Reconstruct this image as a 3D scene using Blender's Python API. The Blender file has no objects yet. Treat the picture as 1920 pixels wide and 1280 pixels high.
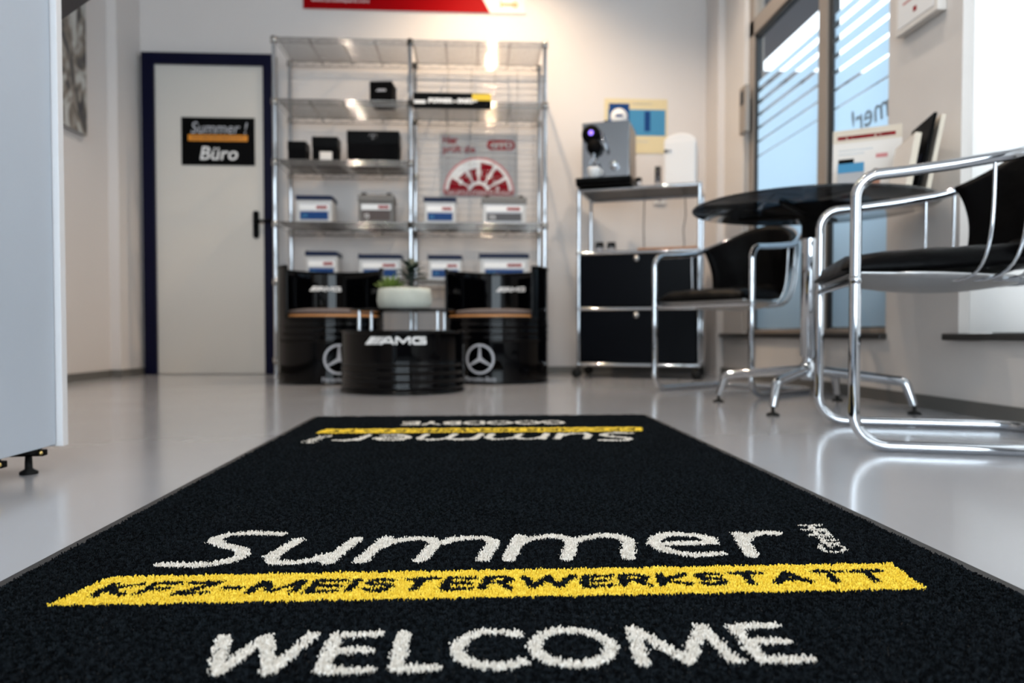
import bpy, math, random
import numpy as np
from mathutils import Vector, Matrix, Euler

random.seed(7)
rng = np.random.default_rng(11)
SC = bpy.context.scene
COL = SC.collection
PI = math.pi

# ------------------------------------------------------------------ camera
cam = bpy.data.cameras.new('camera')
cam.sensor_width = 36.0
cam.lens = 1390.0 * 36.0 / 1920.0
cam.clip_start = 0.02
cam.clip_end = 200
cam.dof.use_dof = True
cam.dof.focus_distance = 0.90
cam.dof.aperture_fstop = 4.0
camo = bpy.data.objects.new('camera', cam)
COL.objects.link(camo)
camo.location = (0, 0, 0.27)
cam.shift_y = 21.4 / 1920.0
camo.rotation_euler = (math.radians(90 - 1.5), 0, math.radians(-3.09))
SC.camera = camo

# ------------------------------------------------------------------ view
SC.view_settings.view_transform = 'Standard'
SC.view_settings.look = 'None'
SC.view_settings.gamma = 1.0
SC.view_settings.use_curve_mapping = False
SC.view_settings.exposure = 0.72

# ------------------------------------------------------------------ world
W = bpy.data.worlds.new('World')
SC.world = W
W.use_nodes = True
nt = W.node_tree
bg = nt.nodes['Background']
bg.inputs[0].default_value = (0.84, 0.92, 1.0, 1)
bg.inputs[1].default_value = 2.1


def area(name, loc, rot, sx, sy, power, color):
    l = bpy.data.lights.new(name, 'AREA')
    l.shape = 'RECTANGLE'
    l.size = sx
    l.size_y = sy
    l.energy = power
    l.color = color
    o = bpy.data.objects.new(name, l)
    o.location = loc
    o.rotation_euler = rot
    COL.objects.link(o)
    return o


# daylight arriving through the shop front behind the camera and through the side windows
area('shopfront_daylight', (-0.3, -2.32, 1.45), (math.radians(90), 0, 0), 3.2, 2.3, 88, (0.86, 0.93, 1.0))
area('side_window_daylight', (1.98, 1.35, 1.5), (0, math.radians(90), 0), 2.3, 2.0, 34, (0.93, 0.96, 1.0))


# ------------------------------------------------------------------ materials
def mat(name, col, rough=0.5, metal=0.0, spec=0.5, noise=None, bump=None, emit=None, trans=0.0, coat=0.0, var=0.0, vscale=20.0):
    m = bpy.data.materials.new(name)
    m.use_nodes = True
    n = m.node_tree.nodes
    L = m.node_tree.links
    b = n['Principled BSDF']
    b.inputs['Base Color'].default_value = (*col, 1)
    b.inputs['Roughness'].default_value = rough
    b.inputs['Metallic'].default_value = metal
    b.inputs['Specular IOR Level'].default_value = spec
    b.inputs['Transmission Weight'].default_value = trans
    b.inputs['Coat Weight'].default_value = coat
    if emit:
        b.inputs['Emission Color'].default_value = (*emit[0], 1)
        b.inputs['Emission Strength'].default_value = emit[1]
    if var > 0 or bump:
        tc = n.new('ShaderNodeTexCoord')
        nz = n.new('ShaderNodeTexNoise')
        nz.inputs['Scale'].default_value = vscale
        nz.inputs['Detail'].default_value = 5
        L.new(tc.outputs['Object'], nz.inputs['Vector'])
        if var > 0:
            mx = n.new('ShaderNodeMix')
            mx.data_type = 'RGBA'
            mx.inputs['A'].default_value = (*[c * (1 - var) for c in col], 1)
            mx.inputs['B'].default_value = (*[min(1, c * (1 + var)) for c in col], 1)
            L.new(nz.outputs['Fac'], mx.inputs['Factor'])
            L.new(mx.outputs['Result'], b.inputs['Base Color'])
        if bump:
            bp = n.new('ShaderNodeBump')
            bp.inputs['Strength'].default_value = bump
            bp.inputs['Distance'].default_value = 0.01
            L.new(nz.outputs['Fac'], bp.inputs['Height'])
            L.new(bp.outputs['Normal'], b.inputs['Normal'])
    return m


def glassy(name, tint, gloss=0.12, rough=0.02):
    """thin sheet glass: lets light straight through, with a mirror coat"""
    m = bpy.data.materials.new(name)
    m.use_nodes = True
    n = m.node_tree.nodes
    L = m.node_tree.links
    n.remove(n['Principled BSDF'])
    out = n['Material Output']
    t = n.new('ShaderNodeBsdfTransparent')
    t.inputs[0].default_value = (*tint, 1)
    g = n.new('ShaderNodeBsdfGlossy')
    g.inputs['Roughness'].default_value = rough
    fr = n.new('ShaderNodeFresnel')
    fr.inputs[0].default_value = 1.5
    mx = n.new('ShaderNodeMixShader')
    ge = n.new('ShaderNodeNewGeometry')
    iv = n.new('ShaderNodeMath')
    iv.operation = 'SUBTRACT'
    iv.inputs[0].default_value = 1.0
    L.new(ge.outputs['Backfacing'], iv.inputs[1])
    ml = n.new('ShaderNodeMath')
    ml.operation = 'MULTIPLY'
    L.new(fr.outputs[0], ml.inputs[0])
    L.new(iv.outputs[0], ml.inputs[1])
    L.new(ml.outputs[0], mx.inputs[0])
    L.new(t.outputs[0], mx.inputs[1])
    L.new(g.outputs[0], mx.inputs[2])
    L.new(mx.outputs[0], out.inputs[0])
    return m


def film(name, col, through=0.75):
    m = bpy.data.materials.new(name)
    m.use_nodes = True
    n = m.node_tree.nodes
    L = m.node_tree.links
    n.remove(n['Principled BSDF'])
    out = n['Material Output']
    d = n.new('ShaderNodeBsdfDiffuse')
    d.inputs[0].default_value = (*col, 1)
    t = n.new('ShaderNodeBsdfTranslucent')
    t.inputs[0].default_value = (*col, 1)
    mx = n.new('ShaderNodeMixShader')
    mx.inputs[0].default_value = through
    L.new(d.outputs[0], mx.inputs[1])
    L.new(t.outputs[0], mx.inputs[2])
    L.new(mx.outputs[0], out.inputs[0])
    return m


M = {}
M['wall'] = mat('painted_plaster', (0.66, 0.62, 0.60), 0.8, var=0.02, vscale=3, bump=0.05)
M['dim_wall'] = mat('darkened_front_wall', (0.16, 0.16, 0.17), 0.7)  # unlit room put into the colour, gives the chrome dark reflections
M['wall_scuffed'] = mat('painted_plaster_side', (0.66, 0.62, 0.59), 0.75, var=0.06, vscale=5, bump=0.05)
M['ceiling'] = mat('ceiling_paint', (0.62, 0.61, 0.60), 0.8)
M['base'] = mat('grey_skirting', (0.12, 0.115, 0.105), 0.5)
M['sill'] = mat('dark_stone', (0.035, 0.032, 0.03), 0.35, var=0.3, vscale=60)
M['frame'] = mat('bronze_window_frame', (0.30, 0.25, 0.21), 0.45)
M['seal'] = mat('rubber_seal', (0.015, 0.02, 0.025), 0.5)
M['navy'] = mat('navy_door_frame', (0.002, 0.0025, 0.018), 0.4, spec=0.12)
M['door'] = mat('door_laminate', (0.62, 0.59, 0.545), 0.5)
M['black'] = mat('black_plastic', (0.0018, 0.0018, 0.002), 0.35, spec=0.06)
M['blackmatte'] = mat('black_card', (0.002, 0.002, 0.0025), 0.6, spec=0.04)
M['blackmetal'] = mat('black_powder_coated_panel', (0.0015, 0.002, 0.0035), 0.30, spec=0.05)
M['gloss_black'] = mat('gloss_black_lacquer', (0.0006, 0.0006, 0.001), 0.04, spec=0.22)
M['chrome'] = mat('chrome', (0.56, 0.58, 0.61), 0.05, metal=1)
M['wirechrome'] = mat('chromed_wire', (0.42, 0.40, 0.38), 0.10, metal=1)
M['brushed'] = mat('brushed_aluminium', (0.50, 0.50, 0.50), 0.33, metal=1)
M['steel'] = mat('brushed_steel', (0.33, 0.34, 0.36), 0.16, metal=1)
M['leather'] = mat('black_leather', (0.0013, 0.0013, 0.0016), 0.36, bump=0.2, vscale=35, spec=0.045)
M['smoked'] = glassy('smoked_glass', (0.16, 0.18, 0.20))
M['glass'] = glassy('clear_glass', (0.93, 0.96, 0.97))
M['film'] = film('frosted_window_film', (0.76, 0.87, 0.95), 0.85)
M['blind'] = film('white_roller_blind', (0.78, 0.77, 0.76), 0.8)
M['letter_film'] = film('grey_window_lettering', (0.42, 0.48, 0.52), 0.6)
M['white'] = mat('white_laminate', (0.72, 0.71, 0.72), 0.4)
M['bluegrey'] = mat('pale_grey_laminate', (0.46, 0.51, 0.58), 0.45, var=0.03, vscale=4)
M['darkgrey'] = mat('dark_grey_underside', (0.07, 0.07, 0.08), 0.6)
M['paper'] = mat('white_paper', (0.72, 0.68, 0.64), 0.6)
M['printwhite'] = mat('white_print', (0.80, 0.80, 0.80), 0.5)
M['printgrey'] = mat('silver_print', (0.45, 0.46, 0.50), 0.35)
M['red'] = mat('red_print', (0.30, 0.0, 0.002), 0.5, spec=0.05)
M['darkred'] = mat('crimson_print', (0.24, 0.003, 0.010), 0.5, spec=0.05)
M['pinkred'] = mat('pale_red_print', (0.55, 0.20, 0.20), 0.5)
M['orange'] = mat('orange_print', (0.72, 0.26, 0.01), 0.5)
M['yellow'] = mat('yellow_print', (0.75, 0.52, 0.03), 0.5)
M['silverposter'] = mat('silver_poster_stock', (0.36, 0.36, 0.37), 0.5)
M['cream'] = mat('cream_poster_stock', (0.66, 0.55, 0.33), 0.6)
M['skyblue'] = mat('sky_blue_print', (0.06, 0.24, 0.42), 0.5, spec=0.15)
M['royal'] = mat('royal_blue_print', (0.006, 0.045, 0.17), 0.45, spec=0.15)
M['lidblue'] = mat('navy_battery_lid', (0.003, 0.010, 0.040), 0.4, spec=0.15)
M['casegrey'] = mat('light_battery_case', (0.50, 0.50, 0.50), 0.45)
M['casedark'] = mat('dark_battery_case', (0.13, 0.12, 0.11), 0.45)
M['brown'] = mat('brown_print', (0.05, 0.03, 0.025), 0.5)
M['wood'] = mat('plywood_edge', (0.42, 0.19, 0.06), 0.5, var=0.2, vscale=40)
M['traywood'] = mat('orange_brown_wood', (0.36, 0.14, 0.03), 0.3, var=0.2, vscale=20)
M['taupe'] = mat('taupe_seat_fabric', (0.12, 0.10, 0.10), 0.9, var=0.2, vscale=80)
M['stone'] = mat('pale_cast_stone', (0.46, 0.48, 0.43), 0.8, var=0.18, vscale=18, bump=0.4)
M['soil'] = mat('dark_soil', (0.03, 0.022, 0.015), 0.95)
M['leafdark'] = mat('dark_green_leaf', (0.010, 0.030, 0.018), 0.5)
M['leafgreen'] = mat('yellow_green_leaf', (0.13, 0.20, 0.035), 0.5)
M['rubber'] = mat('black_rubber', (0.006, 0.006, 0.006), 0.6, spec=0.2)
M['brass'] = mat('brass', (0.75, 0.55, 0.2), 0.3, metal=1)
M['crystal'] = mat('drinking_glass', (0.95, 0.97, 1.0), 0.03, trans=1.0)
M['ceramic'] = mat('white_ceramic', (0.75, 0.75, 0.75), 0.2)
M['cable'] = mat('grey_cable', (0.10, 0.09, 0.085), 0.5)
M['violet'] = mat('lit_violet_button', (0.2, 0.1, 0.9), 0.3, emit=((0.30, 0.18, 1.0), 1.2))
M['lampglow'] = mat('warm_lamp_lens', (1, 0.8, 0.5), 0.3, emit=((1.0, 0.66, 0.33), 30))
M['acrylic'] = glassy('clear_acrylic', (0.9, 0.9, 0.9))
M['asphalt'] = mat('asphalt', (0.10, 0.11, 0.12), 0.9)
M['facade'] = mat('grey_render', (0.30, 0.32, 0.36), 0.9)
M['soffit'] = mat('dark_soffit', (0.16, 0.15, 0.16), 0.9)
M['skin'] = mat('print_skin_tone', (0.45, 0.20, 0.12), 0.6)
M['beige'] = mat('beige_board', (0.62, 0.54, 0.44), 0.6)
M['brownpaper'] = mat('brown_leaflet_paper', (0.28, 0.19, 0.14), 0.6)
M['matblack'] = mat('mat_rubber_border', (0.014, 0.014, 0.015), 0.75)


def floor_mat():
    m = mat('grey_epoxy_floor', (0.34, 0.345, 0.365), 0.2, spec=0.5)
    n = m.node_tree.nodes
    L = m.node_tree.links
    b = n['Principled BSDF']
    tc = n.new('ShaderNodeTexCoord')
    nz = n.new('ShaderNodeTexNoise')
    nz.inputs['Scale'].default_value = 2.5
    nz.inputs['Detail'].default_value = 6
    L.new(tc.outputs['Object'], nz.inputs['Vector'])
    r = n.new('ShaderNodeMapRange')
    r.inputs['To Min'].default_value = 0.13
    r.inputs['To Max'].default_value = 0.24
    L.new(nz.outputs['Fac'], r.inputs['Value'])
    L.new(r.outputs[0], b.inputs['Roughness'])
    mx = n.new('ShaderNodeMix')
    mx.data_type = 'RGBA'
    mx.inputs['A'].default_value = (0.325, 0.332, 0.355, 1)
    mx.inputs['B'].default_value = (0.350, 0.355, 0.375, 1)
    L.new(nz.outputs['Fac'], mx.inputs['Factor'])
    L.new(mx.outputs['Result'], b.inputs['Base Color'])
    b.inputs['Coat Weight'].default_value = 0.3
    b.inputs['Coat Roughness'].default_value = 0.12
    return m


M['floor'] = floor_mat()


# ------------------------------------------------------------------ mesh helpers
class MB:
    """collects shapes into one mesh"""

    def __init__(s):
        s.v = []
        s.f = []
        s.sm = []

    def add(s, vs, fs, smooth=False):
        o = len(s.v)
        s.v += [tuple(p) for p in vs]
        s.f += [tuple(i + o for i in f) for f in fs]
        s.sm += [smooth] * len(fs)
        return s

    def box(s, x0, x1, y0, y1, z0, z1, R=None):
        vs = [(x, y, z) for z in (z0, z1) for y in (y0, y1) for x in (x0, x1)]
        if R is not None:
            vs = [tuple(R @ Vector(p)) for p in vs]
        return s.add(vs, [(0, 2, 3, 1), (4, 5, 7, 6), (0, 1, 5, 4), (2, 6, 7, 3), (0, 4, 6, 2), (1, 3, 7, 5)])

    def rbox(s, x0, x1, y0, y1, z0, z1, r=0.01, n=4, axis='z', R=None):
        """box with rounded edges along one axis"""
        ax = {'z': (0, 1, 2), 'y': (0, 2, 1), 'x': (1, 2, 0)}[axis]
        lo = (x0, y0, z0)
        hi = (x1, y1, z1)
        a0, a1, b0, b1, c0, c1 = lo[ax[0]], hi[ax[0]], lo[ax[1]], hi[ax[1]], lo[ax[2]], hi[ax[2]]
        pts = []
        for cx, cy, st in ((a1 - r, b1 - r, 0), (a0 + r, b1 - r, 90), (a0 + r, b0 + r, 180), (a1 - r, b0 + r, 270)):
            for i in range(n + 1):
                t = math.radians(st + 90 * i / n)
                pts.append((cx + r * math.cos(t), cy + r * math.sin(t)))
        k = len(pts)
        vs = []
        for c in (c0, c1):
            for (a, b) in pts:
                p = [0, 0, 0]
                p[ax[0]] = a
                p[ax[1]] = b
                p[ax[2]] = c
                vs.append(tuple(p))
        if R is not None:
            vs = [tuple(R @ Vector(p)) for p in vs]
        fs = [tuple(range(k))[::-1], tuple(range(k, 2 * k))] + [(i, (i + 1) % k, k + (i + 1) % k, k + i) for i in range(k)]
        return s.add(vs, fs)

    def tube(s, path, r, n=12, closed=False, caps=True):
        P = [Vector(p) for p in path]
        m = len(P)
        rs = r if isinstance(r, (list, tuple)) else [r] * m
        T = []
        for i in range(m):
            if closed:
                t = P[(i + 1) % m] - P[i - 1]
            else:
                t = P[min(i + 1, m - 1)] - P[max(i - 1, 0)]
            T.append(t.normalized())
        up = Vector((0, 0, 1)) if abs(T[0].z) < 0.9 else Vector((1, 0, 0))
        N = (up - T[0] * up.dot(T[0])).normalized()
        vs = []
        for i in range(m):
            N = (N - T[i] * N.dot(T[i]))
            N.normalize()
            B = T[i].cross(N)
            for k in range(n):
                a = 2 * PI * k / n
                vs.append(tuple(P[i] + (N * math.cos(a) + B * math.sin(a)) * rs[i]))
        fs = []
        for i in range(m if closed else m - 1):
            j = (i + 1) % m
            for k in range(n):
                fs.append((i * n + k, i * n + (k + 1) % n, j * n + (k + 1) % n, j * n + k))
        s.add(vs, fs, True)
        if caps and not closed:
            s.add([vs[k] for k in range(n)], [tuple(range(n))[::-1]])
            s.add([vs[(m - 1) * n + k] for k in range(n)], [tuple(range(n))])
        return s

    def lathe(s, prof, n=48, a0=0.0, a1=2 * PI, c=(0, 0, 0), smooth=True):
        full = abs(a1 - a0 - 2 * PI) < 1e-6
        m = n if full else n + 1
        vs = []
        for (r, z) in prof:
            for k in range(m):
                a = a0 + (a1 - a0) * k / n
                vs.append((c[0] + r * math.cos(a), c[1] + r * math.sin(a), c[2] + z))
        fs = []
        for i in range(len(prof) - 1):
            for k in range(n):
                k2 = (k + 1) % m
                fs.append((i * m + k, i * m + k2, (i + 1) * m + k2, (i + 1) * m + k))
        return s.add(vs, fs, smooth)

    def prism(s, poly, h0, h1, plane='xy'):
        """extrude a polygon; plane says which axes the polygon lies in"""
        k = len(poly)
        vs = []
        for h in (h0, h1):
            for a, b in poly:
                vs.append({'xy': (a, b, h), 'xz': (a, h, b), 'yz': (h, a, b)}[plane])
        fs = [tuple(range(k))[::-1], tuple(range(k, 2 * k))] + [(i, (i + 1) % k, k + (i + 1) % k, k + i) for i in range(k)]
        return s.add(vs, fs)

    def ball(s, c, r, n=12, sz=1.0):
        prof = [(max(1e-5, r * math.sin(PI * i / n)), -r * sz * math.cos(PI * i / n)) for i in range(n + 1)]
        return s.lathe(prof, n * 2, c=c)

    def xform(s, fn):
        s.v = [tuple(fn(p)) for p in s.v]
        return s

    def build(s, name, m, parent=None, bevel=0.0, solid=0.0):
        me = bpy.data.meshes.new(name)
        me.from_pydata(s.v, [], s.f)
        me.update()
        for i, p in enumerate(me.polygons):
            p.use_smooth = s.sm[i]
        me.materials.append(M[m] if isinstance(m, str) else m)
        o = bpy.data.objects.new(name, me)
        COL.objects.link(o)
        if parent:
            o.parent = parent
        if solid:
            sd = o.modifiers.new('thickness', 'SOLIDIFY')
            sd.thickness = solid
            sd.offset = 0
        if bevel:
            bv = o.modifiers.new('bevel', 'BEVEL')
            bv.width = bevel
            bv.segments = 2
            bv.limit_method = 'ANGLE'
        import bmesh
        b = bmesh.new()
        b.from_mesh(me)
        bmesh.ops.recalc_face_normals(b, faces=b.faces)
        b.to_mesh(me)
        b.free()
        return o


def tag(o, label, cat, group=None):
    o['label'] = label
    o['category'] = cat
    if group:
        o['group'] = group
    return o


def struct(o):
    o['kind'] = 'structure'
    return o


def thing(name, label, cat, loc=(0, 0, 0), rz=0.0, group=None):
    o = bpy.data.objects.new(name, None)
    o.empty_display_size = 0.1
    o.location = loc
    o.rotation_euler = (0, 0, rz)
    COL.objects.link(o)
    return tag(o, label, cat, group)


def fillet(pts, radii, n=6, closed=False):
    """polyline with rounded corners"""
    P = [Vector(p) for p in pts]
    out = []
    m = len(P)
    for i in range(m):
        r = radii[i]
        if r <= 0 or (not closed and i in (0, m - 1)):
            out.append(P[i])
            continue
        a = P[i - 1] - P[i]
        b = P[(i + 1) % m] - P[i]
        la, lb = a.length, b.length
        a.normalize()
        b.normalize()
        ang = a.angle(b)
        d = min(r / math.tan(ang / 2), la * 0.49, lb * 0.49)
        p0 = P[i] + a * d
        p1 = P[i] + b * d
        cc = P[i] + (a + b).normalized() * (math.sqrt(d * d + (d * math.tan(ang / 2)) ** 2))
        v0, v1 = p0 - cc, p1 - cc
        w = v0.angle(v1)
        for k in range(n + 1):
            t = k / n
            out.append(cc + (v0 * math.sin((1 - t) * w) + v1 * math.sin(t * w)) / math.sin(w))
    return out


def text_mb(body, size, shear=0.0, depth=0.001, align='LEFT', sx=1.0, bold=0.0):
    """lettering as geometry in the local xy plane, baseline at y=0"""
    cu = bpy.data.curves.new('t', 'FONT')
    cu.body = body
    cu.size = size
    cu.shear = shear
    cu.extrude = depth
    cu.offset = bold
    cu.align_x = align
    cu.resolution_u = 3
    o = bpy.data.objects.new('t', cu)
    COL.objects.link(o)
    dg = bpy.context.evaluated_depsgraph_get()
    me = bpy.data.meshes.new_from_object(o.evaluated_get(dg))
    mb = MB()
    mb.add([(v.co.x * sx, v.co.y, v.co.z) for v in me.vertices], [tuple(p.vertices) for p in me.polygons])
    bpy.data.objects.remove(o)
    bpy.data.curves.remove(cu)
    bpy.data.meshes.remove(me)
    return mb


def text_width(mb):
    return max(p[0] for p in mb.v) - min(p[0] for p in mb.v)


def text_fit(body, width, height, shear=0.0, depth=0.001, bold=0.0):
    """lettering scaled to a width and overall height, lower left corner at the origin"""
    mb = text_mb(body, 1.0, shear, depth, bold=bold / max(height, 1e-3) * 1.0)
    x0 = min(p[0] for p in mb.v)
    x1 = max(p[0] for p in mb.v)
    y0 = min(p[1] for p in mb.v)
    y1 = max(p[1] for p in mb.v)
    mb.v = [((p[0] - x0) * width / (x1 - x0), (p[1] - y0) * height / (y1 - y0), p[2]) for p in mb.v]
    return mb


def face_cam(mb, x, y, z):
    """xy lettering set upright in the xz plane, facing -y"""
    return mb.xform(lambda p: (x + p[0], y - p[2], z + p[1]))


# ------------------------------------------------------------------ stroke lettering (mat, badges)
def arc(cx, cy, rx, ry, a0, a1, n=14):
    return [(cx + rx * math.cos(math.radians(a0 + (a1 - a0) * i / n)), cy + ry * math.sin(math.radians(a0 + (a1 - a0) * i / n))) for i in range(n + 1)]


GL = {   # caps in a unit-high box: width, strokes
    'W': (1.15, [[(0.0, 1), (0.26, 0), (0.56, 1), (0.86, 0), (1.15, 1)]]),
    'E': (0.60, [[(0.60, 1), (0, 1), (0, 0), (0.62, 0)], [(0, 0.52), (0.54, 0.52)]]),
    'L': (0.56, [[(0, 1), (0, 0), (0.56, 0)]]),
    'C': (0.80, [arc(0.52, 0.5, 0.52, 0.5, 52, 308, 22)]),
    'O': (0.98, [arc(0.49, 0.5, 0.49, 0.5, 0, 360, 28)]),
    'M': (1.02, [[(0.0, 0), (0.08, 1), (0.51, 0.02), (0.94, 1), (1.02, 0)]]),
    'K': (0.62, [[(0, 0), (0, 1)], [(0.60, 1), (0.03, 0.48), (0.64, 0)]]),
    'F': (0.55, [[(0.55, 1), (0, 1), (0, 0)], [(0, 0.5), (0.48, 0.5)]]),
    'Z': (0.62, [[(0, 1), (0.62, 1), (0.0, 0), (0.64, 0)]]),
    '-': (0.36, [[(0.0, 0.42), (0.36, 0.42)]]),
    'I': (0.02, [[(0, 0), (0, 1)]]),
    'S': (0.56, [arc(0.29, 0.74, 0.27, 0.26, 40, 250, 12) + arc(0.28, 0.26, 0.28, 0.26, 80, -140, 12)]),
    'T': (0.66, [[(0, 1), (0.66, 1)], [(0.33, 1), (0.33, 0)]]),
    'R': (0.60, [[(0, 0), (0, 1), (0.30, 1)] + arc(0.32, 0.75, 0.24, 0.25, 90, -90, 8) + [(0, 0.5)], [(0.30, 0.5), (0.62, 0)]]),
    'A': (0.76, [[(0, 0), (0.38, 1), (0.76, 0)], [(0.15, 0.33), (0.61, 0.33)]]),
    'G': (0.86, [arc(0.50, 0.5, 0.50, 0.5, 50, 345, 22) + [(0.98 - 0.02, 0.5), (0.58, 0.5)]]),
    'D': (0.80, [[(0, 0), (0, 1), (0.30, 1)] + arc(0.32, 0.5, 0.46, 0.5, 90, -90, 14) + [(0, 0)]]),
    'B': (0.62, [[(0, 0.5), (0.3, 0.5)] + arc(0.32, 0.75, 0.23, 0.25, -90, 90, 8) + [(0, 1), (0, 0), (0.32, 0)] + arc(0.34, 0.25, 0.26, 0.25, -90, 90, 8)]),
    'Y': (0.68, [[(0, 1), (0.34, 0.48), (0.68, 1)], [(0.34, 0.48), (0.34, 0)]]),
    'b': (0.5, [[(0, 1), (0, 0)], arc(0.25, 0.3, 0.25, 0.3, 0, 360, 14)]),
    'H': (0.66, [[(0, 0), (0, 1)], [(0.66, 0), (0.66, 1)], [(0, 0.5), (0.66, 0.5)]]),
    'm': (0.9, [[(0, 0), (0, 0.66)], [(0, 0.45), (0.2, 0.64), (0.4, 0.55), (0.43, 0.3), (0.43, 0)], [(0.43, 0.45), (0.65, 0.64), (0.85, 0.55), (0.88, 0.3), (0.88, 0)]]),
}


def set_word(word, x0, x1, y0, y1, sl=0.0, gap=0.25, th=0.0):
    """strokes of a word fitted between x0 and x1"""
    tot = sum(GL[c][0] for c in word) + gap * (len(word) - 1)
    h = (y1 - y0) - th
    k = ((x1 - x0) - th - sl * h) / tot
    th_ = th
    out = []
    x = x0 + th / 2
    for c in word:
        w, ss = GL[c]
        for st in ss:
            out.append([(x + px * k + sl * py * h, y0 + th / 2 + py * h) for px, py in st])
        x += (w + gap) * k
    return out


def mat_lettering():
    """all white and dark strokes of one end of the mat: (stroke, half thickness)"""
    white = []
    for ch, a_, b_ in (('W', -0.222, -0.133), ('E', -0.125, -0.077), ('L', -0.067, -0.024), ('C', -0.019, 0.044), ('O', 0.046, 0.123), ('M', 0.130, 0.218), ('E', 0.228, 0.279)):
        for st in set_word(ch, a_, b_, 0.575, 0.657, 0.0, 0.0, 0.013):
            white.append((st, 0.0060))
    T = 0.0082
    S = [(-0.355, 0.862), (-0.328, 0.857), (-0.304, 0.859), (-0.282, 0.872), (-0.272, 0.893), (-0.280, 0.913), (-0.303, 0.932), (-0.326, 0.951), (-0.329, 0.972), (-0.314, 0.988), (-0.290, 0.993), (-0.252, 0.984)]
    white.append((S, T))
    U = [(-0.222, 0.955), (-0.231, 0.915), (-0.238, 0.884), (-0.230, 0.864), (-0.208, 0.860), (-0.186, 0.868), (-0.168, 0.889)]
    white.append((U, T))
    white.append(([(-0.148, 0.955), (-0.162, 0.890), (-0.168, 0.860)], T))

    def m_(x):
        white.append(([(x + 0.020, 0.955), (x, 0.860)], T))
        white.append(([(x + 0.012, 0.915), (x + 0.030, 0.943), (x + 0.055, 0.955), (x + 0.074, 0.951), (x + 0.084, 0.932), (x + 0.079, 0.905), (x + 0.069, 0.860)], T))
        white.append(([(x + 0.084, 0.925), (x + 0.104, 0.946), (x + 0.128, 0.955), (x + 0.148, 0.950), (x + 0.157, 0.930), (x + 0.151, 0.900), (x + 0.142, 0.860)], T))
    m_(-0.130)
    m_(0.042)
    white.append(([(0.226, 0.914), (0.302, 0.914), (0.306, 0.934)] + [(0.268 + 0.039 * math.cos(a), 0.911 + 0.046 * math.sin(a)) for a in [math.radians(d) for d in range(30, 300, 18)]] + [(0.297, 0.868)], T))
    white.append(([(0.350, 0.955), (0.333, 0.860)], T))
    white.append(([(0.343, 0.915), (0.360, 0.943), (0.380, 0.955), (0.402, 0.954)], T))
    # small upright GmbH that forms the mark behind the word
    for st in set_word('GmbH', 0.0, 0.128, 0.0, 0.033, 0.0, 0.22, 0.004):
        # rotated to read upward and leaning with the word
        white.append(([(0.455 - q + 0.20 * p + 0.0, 0.864 + p) for p, q in st], 0.0026))
    dark = []
    for st in set_word('KFZ-MEISTERWERKSTATT', -0.385, 0.455, 0.760, 0.799, 0.18, 0.30, 0.007):
        dark.append((st, 0.0050))
    bye = [(st, 0.0064) for st in set_word('GOODBYE', -0.210, 0.272, 0.574, 0.656, 0.0, 0.27, 0.014)]
    return white, dark, bye


def dist_mask(X, Y, strokes, jitter):
    hit = np.zeros(len(X), bool)
    for st, th in strokes:
        a = np.array(st)
        lo = a.min(0) - th - 0.003
        hi = a.max(0) + th + 0.003
        idx = np.nonzero((X > lo[0]) & (X < hi[0]) & (Y > lo[1]) & (Y < hi[1]) & ~hit)[0]
        if len(idx) == 0:
            continue
        px, py = X[idx], Y[idx]
        d = np.full(len(idx), 9.0)
        for (x0, y0), (x1, y1) in zip(a[:-1], a[1:]):
            dx, dy = x1 - x0, y1 - y0
            t = np.clip(((px - x0) * dx + (py - y0) * dy) / (dx * dx + dy * dy + 1e-12), 0, 1)
            d = np.minimum(d, np.hypot(px - x0 - t * dx, py - y0 - t * dy))
        hit[idx] |= (d + jitter[idx]) < th
    return hit


# ================================================================== ROOM
XL, XR, YB, YF, ZC = -2.235, 1.65, 5.05, -2.2, 3.0
struct(MB().box(XL - 0.2, XR + 0.2, YF - 0.2, YB + 0.2, -0.1, 0).build('floor', 'floor'))
struct(MB().box(XL - 0.2, XR + 0.2, YF - 0.2, YB + 0.2, ZC, ZC + 0.1).build('ceiling', 'ceiling'))
struct(MB().box(XL - 0.1, XR + 0.02, YB, YB + 0.12, 0, ZC).build('wall_back', 'wall'))
struct(MB().box(XL - 0.12, XL, YF, YB, 0, ZC).build('wall_left', 'wall'))
W1 = (2.88, 4.45, 0.27, 2.92)      # window 1: y0 y1 z0 z1
W2 = (0.35, 2.435, 0.27, 2.60)
wr = MB()
for (y0, y1, z0, z1) in ((W1[1], YB + 0.1, 0, ZC), (W2[1], W1[0], 0, ZC), (YF, W2[0], 0, ZC),
                         (W1[0], W1[1], 0, W1[2] - 0.025), (W1[0], W1[1], W1[3], ZC), (W2[0], W2[1], 0, W2[2] - 0.025), (W2[0], W2[1], W2[3], ZC)):
    wr.box(XR, XR + 0.12, y0, y1, z0, z1)
struct(wr.build('wall_right', 'wall_scuffed'))
wf = MB()
for (x0, x1, z0, z1) in ((XL, -1.95, 0, ZC), (1.35, XR, 0, ZC), (-1.95, 1.35, 2.65, ZC), (-1.95, 1.35, 0, 0.25)):
    wf.box(x0, x1, YF - 0.12, YF, z0, z1)
struct(wf.build('wall_front', 'dim_wall'))
# shallow pilaster in the left rear corner
struct(MB().box(XL, -2.175, 4.72, YB, 0, ZC).build('trim_1', 'wall'))
struct(MB().box(1.605, XR, 4.80, YB, 0, ZC).build('trim_7', 'wall'))
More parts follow.
